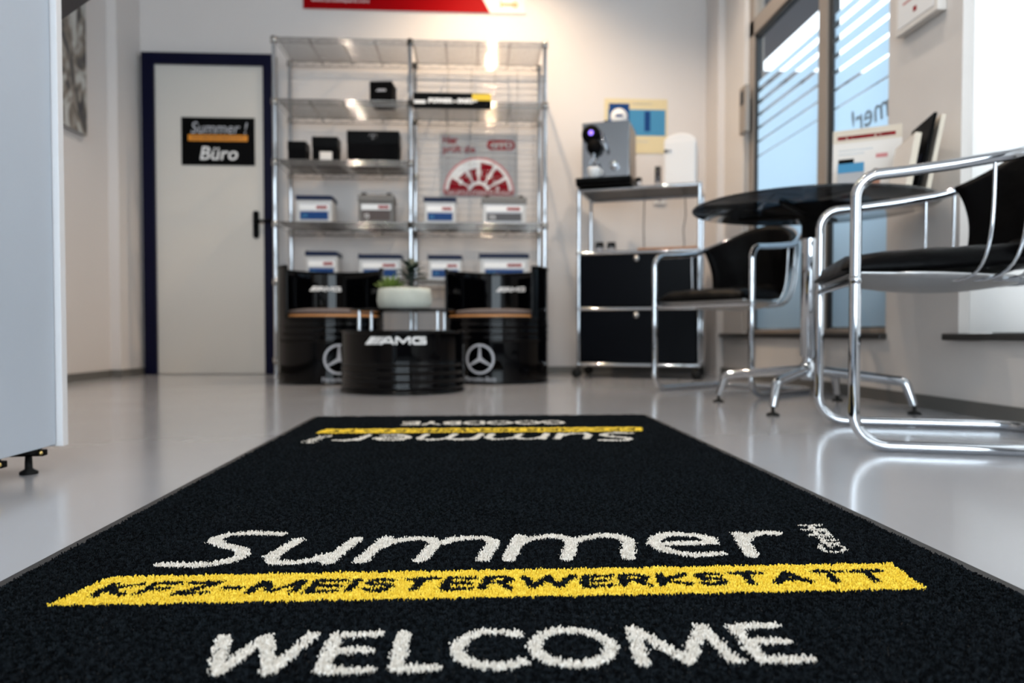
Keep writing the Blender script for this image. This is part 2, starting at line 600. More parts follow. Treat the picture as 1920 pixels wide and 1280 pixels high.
# skirting
bl = MB()
bl.box(XL, XL + 0.012, YF, 4.72, 0, 0.045)
bl.box(XL, -2.163, 4.708, 4.72, 0, 0.045)
bl.box(-2.175, -2.163, 4.72, YB, 0, 0.045)
struct(bl.build('baseboard_left', 'base'))
struct(MB().box(-1.27, XR, YB - 0.012, YB, 0, 0.045).build('baseboard_back', 'base'))
struct(MB().box(XR - 0.014, XR, YF, YB, 0, 0.047).build('baseboard_right', 'base'))
# sills
struct(MB().box(XR - 0.03, XR + 0.09, 2.87, 4.80, 0.247, 0.27).build('trim_2', 'sill', bevel=0.003))
struct(MB().box(XR - 0.03, XR + 0.09, 0.3, 2.48, 0.247, 0.27).build('trim_3', 'sill', bevel=0.003))

# door with navy steel frame, in the back wall
dr = struct(MB().box(-2.074, -1.366, YB - 0.035, YB - 0.002, 0.004, 2.032).build('door_1', 'door'))
fr = MB()
fr.box(-2.149, -2.070, YB - 0.06, YB - 0.001, 0, 2.10)
fr.box(-1.370, -1.291, YB - 0.06, YB - 0.001, 0, 2.10)
fr.box(-2.149, -1.291, YB - 0.061, YB - 0.001, 2.028, 2.102)
fr.build('door_frame', 'navy', dr, bevel=0.004)
hd = MB()
hd.rbox(-1.445, -1.405, YB - 0.045, YB - 0.034, 0.90, 1.08, 0.015, axis='y')
hd.tube([(-1.425, YB - 0.04, 1.008), (-1.425, YB - 0.085, 1.008)], 0.010)
hd.tube(fillet([(-1.425, YB - 0.085, 1.008), (-1.335, YB - 0.088, 1.008), (-1.30, YB - 0.088, 1.008)], [0, 0.01, 0]), 0.010)
hd.build('door_handle', 'black', dr)

# ------------------------------------------------------------------ window 1 (seen, with frosted stripes)
gx = 1.70
w1 = struct(MB().box(gx, gx + 0.008, W1[0], W1[1], W1[2], W1[3]).build('window_1', 'glass'))
wfm = MB()
wfm.box(gx - 0.022, gx + 0.04, 4.375, W1[1], W1[2], W1[3])            # far stile
wfm.box(gx - 0.022, gx + 0.04, 3.455, 3.545, W1[2], W1[3])            # mullion
wfm.box(gx - 0.022, gx + 0.04, W1[0] - 0.0, W1[0] + 0.03, W1[2], W1[3])
wfm.box(gx - 0.022, gx + 0.04, W1[0], W1[1], 2.045, 2.14)             # transom
wfm.box(gx - 0.022, gx + 0.04, W1[0], W1[1], 2.86, W1[3])
wfm.box(gx - 0.022, gx + 0.04, W1[0], W1[1], W1[2], 0.292)
wfm.build('window_frame', 'frame', w1, bevel=0.003)
sl = MB()
for (y0, y1) in ((4.345, 4.376), (3.415, 3.456)):
    sl.box(gx - 0.012, gx + 0.02, y0, y1, 0.29, 2.045)
sl.box(gx - 0.012, gx + 0.02, W1[0] + 0.03, 4.376, 2.018, 2.046)
sl.build('window_seal', 'seal', w1)
# frosted film: solid up to 1.31 m, then narrowing strips with clear gaps between
fm = MB()
z = 1.314
strips = [(0.30, z)]
hs = 0.076
gp = 0.009
for i in range(6):
    z += gp
    strips.append((z, z + hs))
    z += hs
    hs *= 0.86
    gp = min(gp + 0.0045, 0.040)
for (a, b) in strips:
    fm.box(gx - 0.003, gx - 0.001, W1[0] + 0.03, 3.416, a, b)
    fm.box(gx - 0.003, gx - 0.001, 3.545, 4.346, a, b)
fm.build('frosted_film', 'film', w1)
# reversed shop lettering on the glass, read from outside
lt = text_fit('Summer!', 0.58, 0.105, 0.10, 0.0003, bold=0.001)
lt.xform(lambda p: (gx - 0.006 + p[2], 2.67 + p[0], 1.155 + p[1]))
lt.build('window_lettering', 'letter_film', w1)

# ------------------------------------------------------------------ window 2 with white roller blind
w2 = struct(MB().box(gx + 0.05, gx + 0.058, W2[0], W2[1], W2[2], W2[3]).build('window_2', 'glass'))
MB().box(gx - 0.012, gx - 0.009, W2[0], W2[1] , W2[2] + 0.003, W2[3]).build('roller_blind', 'blind', w2)
# ------------------------------------------------------------------ shop front behind the camera
w3 = struct(MB().box(-1.95, 1.35, YF - 0.05, YF - 0.042, 0.25, 2.65).build('window_3', 'glass'))
sf = MB()
for x in (-1.95, -1.13, -0.30, 0.50, 1.30):
    sf.box(x, x + 0.06, YF - 0.08, YF, 0.25, 2.65)
sf.box(-1.95, 1.35, YF - 0.08, YF, 0.25, 0.31)
sf.box(-1.95, 1.35, YF - 0.08, YF, 2.10, 2.17)
sf.box(-1.95, 1.35, YF - 0.08, YF, 2.59, 2.65)
sf.build('window_frame', 'frame', w3)

# ------------------------------------------------------------------ outside window 1: seen parts and an added hidden wall
struct(MB().box(-8, 30, -12, 30, -0.25, -0.12).build('trim_4', 'asphalt'))
struct(MB().box(1.80, 2.83, 1.0, 7.2, 2.90, 3.05).build('trim_5', 'soffit'))
struct(MB().box(2.20, 2.35, 1.5, 7.2, -0.12, 1.02).build('added_low_wall', 'asphalt'))  # unseen wall added to block sky and dim the lower window film
cw = thing('street_building', 'grey building end wall seen outside through the striped window', 'building', (0, 0, -0.12))
bw = MB()
bw.box(1.9, 9.0, 7.2, 7.6, 0, 2.86)
bw.build('wall', 'facade', cw)
MB().box(1.85, 9.05, 7.15, 7.65, 2.86, 2.95).build('parapet', 'soffit', cw)


# ================================================================== THE MAT
def build_mat():
    x0, x1, y0, y1 = -0.507, 0.573, 0.40, 2.40
    root = thing('floor_mat', 'large black entrance mat with yellow bars and WELCOME lettering on the grey floor', 'floor mat', (0.033, 1.40, 0))
    cx, cy = 0.033, 1.40
    b = MB()
    b.rbox(x0 - cx, x1 - cx, y0 - cy, y1 - cy, 0.0, 0.0035, 0.012)
    b.build('rubber_border', 'matblack', root)
    # tufts
    e = 0.016
    pts = []
    y = y0 + e
    rows = []
    while y < y1 - e:
        sp = 0.0019 if y < 1.05 else (0.0023 if y < 1.5 else 0.0030)
        n = int((x1 - x0 - 2 * e) / sp)
        xs = x0 + e + sp * (np.arange(n) + 0.5)
        rows.append(np.stack([xs, np.full(n, y), np.full(n, sp)], 1))
        y += sp
    P = np.concatenate(rows)
    # very near rows below the frame stay as well so the mat is whole
    N = len(P)
    P[:, 0] += rng.normal(0, 0.33, N) * P[:, 2]
    P[:, 1] += rng.normal(0, 0.33, N) * P[:, 2]
    X, Y, S = P[:, 0], P[:, 1], P[:, 2]
    # which yarn
    white, dark, bye = mat_lettering()
    jit = rng.normal(0, 0.0007, N)
    jx = X + rng.normal(0, 0.0008, N)
    jy = Y + rng.normal(0, 0.0008, N)
    kind = np.zeros(N, np.int32)

    def bar(px, py):
        t = np.clip((py - 0.736) / (0.822 - 0.736), 0, 1)
        return (py > 0.736) & (py < 0.822) & (px > -0.413 + 0.020 * t) & (px < 0.470 + 0.012 * t)
    fx, fy = 0.066 - jx, 2.80 - jy
    for (px, py, words) in ((jx, jy, white), (fx, fy, [w for w in white if w[0][0][1] > 0.7] + bye)):
        near = py < 1.2
        bb = bar(px, py)
        kind[bb] = 2
        dd = dist_mask(px, py, dark, jit)
        kind[dd & bb] = 0
        ww = dist_mask(px, py, words, jit)
        kind[ww & near] = 1
    # tuft geometry: a slightly leaning four-sided yarn end
    h = rng.normal(0.0033, 0.0006, N) + 0.0004 * np.sin(X * 90 + np.sin(Y * 70) * 2)
    h = np.where(kind == 1, h + 0.0004, h)
    r = S * rng.uniform(0.52, 0.72, N)
    ang = rng.uniform(0, 2 * PI, N)
    lean = S * 0.5
    lx = rng.normal(0, 1, N) * lean
    ly = rng.normal(0, 1, N) * lean
    zb = 0.0030
    V = np.zeros((N, 8, 3))
    for k in range(4):
        a = ang + k * PI / 2
        V[:, k, 0] = X - 0.033 + np.cos(a) * r
        V[:, k, 1] = Y - 1.40 + np.sin(a) * r
        V[:, k, 2] = zb
        V[:, 4 + k, 0] = X - 0.033 + lx + np.cos(a + 0.5) * r * 0.62
        V[:, 4 + k, 1] = Y - 1.40 + ly + np.sin(a + 0.5) * r * 0.62
        V[:, 4 + k, 2] = zb + h + rng.normal(0, 0.0004, N)
    quads = np.array([[0, 1, 5, 4], [1, 2, 6, 5], [2, 3, 7, 6], [3, 0, 4, 7], [4, 5, 6, 7]])
    F = (np.arange(N) * 8)[:, None, None] + quads[None]
    F = F.reshape(-1)
    nf = N * 5
    me = bpy.data.meshes.new('pile')
    me.vertices.add(N * 8)
    me.vertices.foreach_set('co', V.reshape(-1))
    me.loops.add(nf * 4)
    me.loops.foreach_set('vertex_index', F.astype(np.int32))
    me.polygons.add(nf)
    me.polygons.foreach_set('loop_start', (np.arange(nf) * 4).astype(np.int32))
    me.polygons.foreach_set('material_index', np.repeat(kind, 5).astype(np.int32))
    me.update(calc_edges=True)
    me.validate()

    def yarn(name, ca, cb):
        m = mat(name, ca, 0.95, spec=0.02)
        n = m.node_tree.nodes
        L = m.node_tree.links
        tc = n.new('ShaderNodeTexCoord')
        nz = n.new('ShaderNodeTexNoise')
        nz.inputs['Scale'].default_value = 170
        nz.inputs['Detail'].default_value = 3
        nz2 = n.new('ShaderNodeTexNoise')
        nz2.inputs['Scale'].default_value = 14
        nz2.inputs['Detail'].default_value = 4
        ad = n.new('ShaderNodeMath')
        ad.operation = 'MULTIPLY_ADD'
        ad.inputs[1].default_value = 0.25
        L.new(tc.outputs['Object'], nz.inputs['Vector'])
        L.new(tc.outputs['Object'], nz2.inputs['Vector'])
        mr = n.new('ShaderNodeMapRange')
        mr.inputs['From Min'].default_value = 0.42
        mr.inputs['From Max'].default_value = 0.64
        L.new(nz.outputs['Fac'], mr.inputs['Value'])
        L.new(nz2.outputs['Fac'], ad.inputs[0])
        sc = n.new('ShaderNodeMath')
        sc.operation = 'MULTIPLY'
        sc.inputs[1].default_value = 0.75
        L.new(mr.outputs[0], sc.inputs[0])
        L.new(sc.outputs[0], ad.inputs[2])
        mx = n.new('ShaderNodeMix')
        mx.data_type = 'RGBA'
        mx.inputs['A'].default_value = (*ca, 1)
        mx.inputs['B'].default_value = (*cb, 1)
        L.new(ad.outputs[0], mx.inputs['Factor'])
        L.new(mx.outputs['Result'], n['Principled BSDF'].inputs['Base Color'])
        return m
    me.materials.append(yarn('black_yarn', (0.0005, 0.0006, 0.0008), (0.0125, 0.0165, 0.0205)))
    me.materials.append(yarn('cream_yarn', (0.56, 0.52, 0.46), (0.84, 0.80, 0.74)))
    me.materials.append(yarn('yellow_yarn', (0.72, 0.47, 0.03), (0.96, 0.74, 0.10)))
    o = bpy.data.objects.new('pile', me)
    COL.objects.link(o)
    o.parent = root
    o['kind'] = 'stuff'


build_mat()


# ================================================================== RECEPTION COUNTER (left foreground)
def build_counter():
    c = thing('reception_counter', 'pale grey reception counter with white front edge on black levelling feet at left', 'counter', (-1.2, 0.6, 0))
    ox, oy = 1.2, -0.6
    MB().box(-1.30 + ox, -0.824 + ox, -0.75 + oy, 1.512 + oy, 0.05, 1.04).build('side_panel', 'bluegrey', c, bevel=0.0015)
    MB().box(-1.75 + ox, -0.8125 + ox, 1.515 + oy, 1.535 + oy, 0.046, 1.04).build('front_panel', 'white', c, bevel=0.001)
    t = MB()
    t.prism([(-1.95 + ox, -0.8 + oy), (-0.80 + ox, -0.8 + oy), (-0.80 + ox, 1.712 + oy), (-1.10 + ox, 1.99 + oy), (-1.95 + ox, 1.99 + oy)], 1.041, 1.075)
    t.build('countertop', 'darkgrey', c, bevel=0.002)
    for (x, y) in ((-0.853, 1.470), (-0.850, 1.340), (-0.88, 0.4), (-1.28, 1.44), (-1.28, 0.4)):
        f = MB()
        f.lathe([(0.0001, 0.0), (0.016, 0.0), (0.016, 0.004), (0.007, 0.010), (0.006, 0.036), (0.022, 0.038), (0.022, 0.051), (0.0001, 0.051)], 20, c=(x + ox, y + oy, 0))
        fo = f.build('levelling_foot', 'rubber', c)
        g = MB()
        g.prism([(x + ox - 0.03, y + oy - 0.012), (x + ox + 0.03, y + oy - 0.004), (x + ox + 0.03, y + oy + 0.012), (x + ox - 0.03, y + oy + 0.016)], 0.034, 0.046)
        g.build('foot_bracket', 'black', fo, bevel=0.002)
        MB().ball((x + ox + 0.026, y + oy - 0.006, 0.041), 0.004, 8).build('screw', 'brass', fo)


build_counter()

# ================================================================== WALL PIECES
pa = thing('painting', 'abstract grey and brown canvas hanging on the left wall', 'painting', (XL + 0.02, 4.0, 1.40))
MB().box(-0.019, 0.012, -0.42, 0.41, 0, 0.90).build('stretcher', 'silverposter', pa, bevel=0.002)


def art_mat():
    m = mat('abstract_paint', (0.5, 0.5, 0.5), 0.7)
    n = m.node_tree.nodes
    L = m.node_tree.links
    tc = n.new('ShaderNodeTexCoord')
    mp = n.new('ShaderNodeMapping')
    mp.inputs['Rotation'].default_value = (0.7, 0, 0)
    mp.inputs['Scale'].default_value = (1, 3.2, 1.6)
    nz = n.new('ShaderNodeTexNoise')
    nz.inputs['Scale'].default_value = 2.6
    nz.inputs['Detail'].default_value = 6
    nz.inputs['Distortion'].default_value = 1.2
    cr = n.new('ShaderNodeValToRGB')
    e = cr.color_ramp.elements
    e[0].position = 0.42
    e[0].color = (0.05, 0.05, 0.055, 1)
    e[1].position = 0.60
    e[1].color = (0.47, 0.47, 0.45, 1)
    k = cr.color_ramp.elements.new(0.50)
    k.color = (0.20, 0.17, 0.14, 1)
    L.new(tc.outputs['Object'], mp.inputs[0])
    L.new(mp.outputs[0], nz.inputs['Vector'])
    L.new(nz.outputs['Fac'], cr.inputs[0])
    L.new(cr.outputs[0], n['Principled BSDF'].inputs['Base Color'])
    return m


MB().box(0.012, 0.014, -0.418, 0.408, 0.002, 0.898).build('canvas', art_mat(), pa)

# banner high on the back wall
bn = thing('wall_banner', 'long red and white sign high on the back wall above the shelves', 'banner', (-0.375, YB - 0.012, 2.42))
MB().box(-0.74, 0.74, 0.0, 0.011, 0, 0.60).build('panel', 'paper', bn, bevel=0.001)
p = MB()
p.prism([(-0.739, 0.001), (0.50, 0.001), (0.445, 0.100), (-0.739, 0.100)], -0.001, 0.0005, 'xz')
p.build('red_field', 'red', bn)
face_cam(text_fit('www.stroehleparts.com', 0.38, 0.028, 0, 0.0004), -0.685, -0.0015, 0.043).build('lettering', 'printwhite', bn)
k = MB()
k.tube([(0.585, -0.001, 0.058), (0.655, -0.001, 0.058)], 0.006, 8)
k.lathe([(0.008, -0.001), (0.018, -0.001), (0.018, 0.001), (0.008, 0.001), (0.008, -0.001)], 20)
for i in range(len(k.v) - 100, len(k.v)):
    q = k.v[i]
    k.v[i] = (0.668 + q[0], -0.001 + q[2], 0.058 + q[1])
k.prism([(0.590, 0.058), (0.565, 0.082), (0.572, 0.058), (0.565, 0.034)], -0.002, 0.0005, 'xz')
k.build('spanner_emblem', 'orange', bn)

# door sign
ds = thing('door_sign', 'black office sign with orange bar reading Büro on the pale door', 'sign', (-1.666, YB - 0.039, 1.377))
MB().box(-0.237, 0.237, 0, 0.0035, 0, 0.312).build('panel', 'black', ds)
face_cam(text_fit('Summer !', 0.365, 0.075, 0.22, 0.0004), -0.175, -0.0010, 0.207).build('lettering', 'printgrey', ds)
face_cam(text_fit('Büro', 0.245, 0.088, 0.18, 0.0004, bold=0.001), -0.118, -0.0010, 0.034).build('lettering', 'printwhite', ds)
MB().box(-0.193, 0.190, -0.0014, 0.0, 0.158, 0.198).build('orange_bar', 'orange', ds)
face_cam(text_fit('KFZ-MEISTERWERKSTATT', 0.34, 0.020, 0.18, 0.0003), -0.170, -0.0024, 0.168).build('lettering', 'brown', ds)

# inspection poster behind the right bay
po = thing('inspection_poster', 'silver poster with a red half wheel behind the right shelf bay', 'poster', (0.047, YB - 0.005, 1.19))
MB().box(-0.262, 0.262, 0, 0.003, 0, 0.427).build('sheet', 'silverposter', po)
face_cam(text_fit('Hier', 0.10, 0.050, 0, 0.0004, bold=0.0012), -0.24, -0.0010, 0.358).build('lettering', 'darkred', po)
face_cam(text_fit('prüft die', 0.215, 0.062, 0, 0.0004, bold=0.0012), -0.24, -0.0010, 0.283).build('lettering', 'darkred', po)
g = MB()
g.rbox(0.055, 0.245, -0.0015, 0, 0.320, 0.385, 0.030, 6, 'y')
g.build('logo_plate', 'darkred', po)
face_cam(text_fit('GTÜ', 0.150, 0.046, 0, 0.0004, bold=0.003), 0.077, -0.0022, 0.330).build('lettering', 'silverposter', po)


def sector(mb, r0, r1, a0, a1, cz, y0, y1, n=10):
    a = [math.radians(a0 + (a1 - a0) * i / n) for i in range(n + 1)]
    poly = [(r1 * math.cos(t), cz + r1 * math.sin(t)) for t in a] + [(r0 * math.cos(t), cz + r0 * math.sin(t)) for t in a[::-1]]
    mb.prism(poly, y0, y1, 'xz')


cz = 0.030
s_ = MB()
sector(s_, 0.0001, 0.238, 0, 180, cz, -0.0008, 0, 32)
s_.build('wheel_ground', 'printwhite', po)
s_ = MB()
sector(s_, 0.226, 0.240, 0, 180, cz, -0.0016, -0.0008, 32)
s_.build('wheel_rim', 'pinkred', po)
s_ = MB()
sector(s_, 0.0001, 0.056, 0, 180, cz, -0.0018, -0.0008, 16)
for (a0, a1, r1) in ((4, 26, 0.205), (32, 54, 0.205), (61, 86, 0.205), (94, 116, 0.165), (122, 146, 0.165), (152, 176, 0.205)):
    sector(s_, 0.078, r1, a0, a1, cz, -0.0018, -0.0008, 8)
MB()
s_.build('wheel_segments', 'darkred', po)
for i, (txt, a) in enumerate((('9', 30), ('10', 58), ('11', 90), ('12', 119), ('1', 149), ('8', 12))):
    r = 0.135
    t = text_fit(txt, 0.014 * len(txt) + 0.008, 0.034, 0, 0.0003)
    face_cam(t, r * math.cos(math.radians(a)) - 0.016, -0.0024, cz + r * math.sin(math.radians(a)) - 0.017).build('numeral', 'printwhite', po)
face_cam(text_fit('HAUPTUNTERSUCHUNG', 0.44, 0.022, 0, 0.0003), -0.22, -0.0030, cz - 0.012).build('lettering', 'printwhite', po)
sb = MB()
sb.box(-0.232, 0.232, -0.0024, -0.0016, cz - 0.018, cz + 0.016)
sb.build('caption_band', 'darkred', po)

# cream and blue poster above the coffee corner
up = thing('coffee_poster', 'cream poster with sky blue panel on back wall above the coffee machine', 'poster', (1.118, YB - 0.004, 1.50))
MB().box(-0.215, 0.218, 0, 0.003, 0, 0.368).build('sheet', 'cream', up)
MB().box(-0.190, 0.205, -0.001, 0, 0.120, 0.296).build('blue_panel', 'skyblue', up)
MB().box(0.06, 0.10, -0.0018, -0.001, 0.150, 0.285).build('text_column', 'royal', up)
face_cam(text_fit('Reparatur Service', 0.13, 0.018, 0, 0.0003), -0.02, -0.001, 0.325).build('lettering', 'brushed', up)
face_cam(text_fit('Kundendienst', 0.11, 0.014, 0, 0.0003), -0.02, -0.001, 0.075).build('lettering', 'brushed', up)
MB().box(-0.185, -0.045, -0.002, 0, 0.180, 0.335).build('emblem_square', 'royal', up)
s_ = MB()
s_.lathe([(0.0001, 0), (0.058, 0), (0.058, 0.001), (0.0001, 0.001)], 32)
s_.xform(lambda q: (-0.115 + q[0], -0.0035 + q[2], 0.245 + q[1]))
s_.build('emblem_disc', 'printwhite', up)
MB().box(-0.140, -0.090, -0.0045, -0.0034, 0.243, 0.262).build('emblem_bar', 'royal', up)

# certificate on the right wall, control box by the window, socket
ce = thing('framed_certificate', 'framed white certificate on the right wall beside the striped window', 'picture frame', (XR - 0.001, 2.66, 1.395))
MB().box(-0.034, 0, -0.14, 0.12, 0, 0.36).build('frame', 'paper', ce, bevel=0.003)
MB().box(-0.036, -0.034, -0.118, 0.098, 0.022, 0.34).build('sheet', 'printwhite', ce)
s_ = MB()
for i in range(5):
    s_.box(-0.0368, -0.036, -0.085, 0.065 - 0.01 * (i % 2), 0.10 + 0.025 * i, 0.107 + 0.025 * i)
s_.build('text_lines', 'pinkred', ce)
MB().box(-0.0368, -0.036, -0.02, 0.0, 0.05, 0.068).build('stamp', 'red', ce)
cb = thing('blind_control', 'small brown grey control box on the wall left of the striped window', 'switch', (XR, 4.40, 1.47))
MB().box(-0.03, 0, -0.045, 0.055, 0, 0.28).build('housing', 'frame', cb, bevel=0.006)
MB().box(-0.034, -0.029, -0.02, 0.03, 0.17, 0.25).build('rocker', 'seal', cb, bevel=0.002)
MB().tube([(-0.006, 0, 0.0), (-0.006, 0.0, -1.19)], 0.005, 8).build('conduit', 'frame', cb)
so = thing('wall_socket', 'white wall socket behind the trolley shelf on the back wall', 'socket', (1.283, YB - 0.012, 1.155))
MB().rbox(-0.04, 0.04, 0, 0.012, 0, 0.08, 0.008, axis='y').build('plate', 'ceramic', so)
s_ = MB().lathe([(0.0001, 0), (0.022, 0), (0.024, 0.003), (0.0001, 0.003)], 20)
s_.xform(lambda q: (q[0], -0.003 + q[2], 0.04 + q[1])).build('insert', 'paper', so)


# ================================================================== CHROME WIRE SHELVING
def build_shelving():
    x0, xm, x1, yf, yb = -1.195, -0.375, 0.452, 4.60, 5.00
    root = thing('wire_shelving', 'tall chrome wire shelving in two bays against the back wall', 'shelving', ((x0 + x1) / 2, 4.8, 0))
    ox, oy = -(x0 + x1) / 2, -4.8

    def post(x, y):
        m = MB()
        m.tube([(x + ox, y + oy, 0.012), (x + ox, y + oy, 2.062)], 0.0125, 14)
        zz = 0.06
        prof = []
        m.ball((x + ox, y + oy, 2.063), 0.0125, 8, 0.6)
        m.lathe([(0.0001, 0), (0.018, 0), (0.018, 0.008), (0.012, 0.014)], 16, c=(x + ox, y + oy, 0))
        m.build('post', 'chrome', root)
    for x in (x0, xm, x1):
        for y in (yf, yb):
            post(x, y)

    def shelf(xa, xb, z):
        xa += 0.018 + ox
        xb += -0.018 + ox
        ya, yb_ = yf + oy, yb + oy
        m = MB()
        for zz in (z, z - 0.030):
            m.tube([(xa, ya, zz), (xb, ya, zz)], 0.0032, 6)
            m.tube([(xa, yb_, zz), (xb, yb_, zz)], 0.0032, 6)
            m.tube([(xa, ya, zz), (xa, yb_, zz)], 0.0032, 6)
            m.tube([(xb, ya, zz), (xb, yb_, zz)], 0.0032, 6)
        # zigzag between the rim wires
        for (y) in (ya, yb_):
            n = 14
            pts = []
            for i in range(n + 1):
                pts.append((xa + (xb - xa) * i / n, y, z if i % 2 else z - 0.030))
            m.tube(pts, 0.0018, 5)
        k = 24
        for i in range(1, k):
            y = ya + (yb_ - ya) * i / k
            m.tube([(xa, y, z), (xb, y, z)], 0.0019, 5)
        for i in range(1, 4):
            x = xa + (xb - xa) * i / 4
            m.tube([(x, ya, z - 0.005), (x, ya, z - 0.02), (x, yb_, z - 0.02), (x, yb_, z - 0.005)], 0.0042, 6)
        o = m.build('shelf', 'wirechrome', root)
        for x in (xa - 0.018, xb + 0.018):
            for y in (ya, yb_):
                MB().lathe([(0.013, -0.036), (0.019, -0.034), (0.019, 0.002), (0.013, 0.004)], 14, c=(x, y, z)).build('collar', 'wirechrome', o)
    for z in (2.060, 1.690, 1.325, 0.950, 0.600, 0.12):
        shelf(x0, xm, z)
    for z in (2.060, 1.690, 0.950, 0.600, 0.12):
        shelf(xm, x1, z)
    # wire grid panel hanging in the back of the right bay
    g = MB()
    yy = yb + oy + 0.016
    for i in range(24):
        z = 1.02 + i * 0.043
        g.tube([(xm + ox + 0.02, yy, z), (x1 + ox - 0.02, yy, z)], 0.0013, 5)
    for i in range(4):
        x = xm + ox + 0.20 + i * 0.155
        g.tube([(x, yy - 0.004, 1.02), (x + 0.02, yy - 0.004, 2.03)], 0.0015, 5)
    g.build('grid_panel', 'wirechrome', root)


build_shelving()


# ------------------------------------------------------------------ goods on the shelves
def battery(label, x0, w, z, h, kind, y=4.655, rz=0.0):
    d = 0.175
    r = thing('car_battery', label, 'battery', (x0 + w / 2, y + d / 2, z), rz, 'car batteries on the wire shelves')
    a, b = -w / 2, w / 2
    f = -d / 2
    lid_h = 0.030 if kind == 'blue' else 0.042
    c = MB().box(a + 0.004, b - 0.004, f + 0.004, -f - 0.004, 0, h - lid_h)
    c.build('case', 'casegrey' if kind == 'blue' else ('casedark' if kind == 'brown' else 'casegrey'), r, bevel=0.004)
    l = MB().box(a, b, f, -f, h - lid_h, h - 0.004)
    l.box(a + 0.012, b - 0.012, f + 0.012, -f - 0.012, h - 0.006, h)
    lo = l.build('lid', 'lidblue' if kind == 'blue' else 'casedark', r, bevel=0.004)
    if kind != 'blue':
        for i in range(6):
            MB().lathe([(0.011, 0), (0.011, 0.010), (0.0001, 0.010)], 12, c=(a + w * (0.14 + 0.145 * i), f + 0.09, h - 0.002)).build('plug', 'black', lo)
        MB().box(a + 0.02, a + 0.05, f + 0.02, f + 0.05, h - 0.002, h + 0.012).build('terminal', 'black', lo)
        MB().box(b - 0.05, b - 0.02, f + 0.02, f + 0.05, h - 0.002, h + 0.012).build('terminal', 'black', lo)
    else:
        hn = MB().tube(fillet([(a + 0.003, f + 0.03, h - 0.01), (a + 0.003, f + 0.03, h + 0.006), (a + 0.003, -f - 0.03, h + 0.006), (a + 0.003, -f - 0.03, h - 0.01)], [0, 0.008, 0.008, 0]), 0.003, 6)
        hn.build('handle', 'lidblue', lo)
    m0, m1 = a + w * 0.12, b - w * 0.12
    lw = m1 - m0
    lab = MB().box(m0, m1, f + 0.0025, f + 0.0045, h * 0.10, h * 0.70)
    lb = lab.build('printed_label', 'printgrey' if kind != 'brown' else 'brown', r)
    MB().box(m0 - lw * .03, m1 + lw * .03, f + 0.0012, f + 0.003, h * 0.46, h * 0.66).build('white_band', 'printwhite', lb)
    face_cam(text_fit('BOSCH', lw * 0.38, h * 0.115, 0, 0.0003, bold=0.003), m0 + lw * 0.58, f + 0.0008, h * 0.50).build('lettering', 'red', lb)
    if kind == 'blue':
        MB().box(m0, m1, f + 0.0012, f + 0.003, h * 0.12, h * 0.40).build('blue_band', 'royal', lb)
        face_cam(text_fit('S4', lw * 0.17, h * 0.15, 0, 0.0003), m0 + lw * 0.08, f + 0.0008, h * 0.18).build('lettering', 'skyblue', lb)
    else:
        MB().box(m0, m1, f + 0.0012, f + 0.003, h * 0.12, h * 0.40).build('dark_band', 'brown' if kind == 'brown' else 'darkgrey', lb)
        face_cam(text_fit('S5', lw * 0.17, h * 0.15, 0, 0.0003), m0 + lw * 0.08, f + 0.0008, h * 0.18).build('lettering', 'printwhite', lb)
    return r


ZT, ZL = 0.954, 0.604
battery('blue lidded white car battery, leftmost on the upper battery shelf', -1.085, 0.225, ZT, 0.170, 'blue')
battery('brown and grey car battery with red lettering on the upper shelf of the left bay', -0.705, 0.225, ZT, 0.178, 'brown')
battery('small blue lidded car battery on the upper shelf beside the middle post', -0.300, 0.205, ZT, 0.166, 'blue')
battery('wide grey car battery with dark top at the right end of the upper shelf', 0.060, 0.285, ZT, 0.170, 'grey')
battery('small blue lidded car battery at the left end of the lower shelf', -1.030, 0.200, ZL, 0.176, 'blue')
battery('blue lidded car battery on the lower shelf behind the planter leaves', -0.705, 0.270, ZL, 0.160, 'blue')
battery('blue lidded car battery on the lower shelf just right of the middle post', -0.275, 0.215, ZL, 0.158, 'blue')
battery('widest blue lidded car battery at the right end of the lower shelf', 0.045, 0.315, ZL, 0.168, 'blue')


def carton(name, label, x0, x1, z, h, d, y=4.70, emblem=None):
    r = thing(name, label, 'box', ((x0 + x1) / 2, y + d / 2, z), 0, 'black gift boxes on the left bay')
    w = (x1 - x0) / 2
    MB().box(-w, w, -d / 2, d / 2, 0, h * 0.72).build('box_base', 'blackmatte', r, bevel=0.002)
    MB().box(-w - 0.002, w + 0.002, -d / 2 - 0.002, d / 2 + 0.002, h * 0.60, h).build('box_lid', 'black', r, bevel=0.002)
    if emblem:
        emblem(r, w, h, -d / 2 - 0.0035)
    return r


carton('gift_box', 'smallest black box at the left end of the third shelf', -1.140, -1.030, 1.329, 0.135, 0.12)


def em_tag(r, w, h, y):
    MB().box(-0.03, 0.045, y - 0.001, y + 0.001, 0.02, 0.07).build('price_card', 'paper', r)


carton('gift_box', 'middle sized black box with a small white card on the third shelf', -0.990, -0.835, 1.329, 0.165, 0.12, emblem=em_tag)


def em_crest(r, w, h, y):
    m = MB()
    for s in (-1, 1):
        m.tube(arc3 := [(s * 0.012 + 0.012 * math.cos(t * 0.5) * s, y, h * 0.82 + 0.014 * math.sin(t * 0.5)) for t in range(0, 10)], 0.0012, 5)
    m.build('crest', 'printgrey', r)


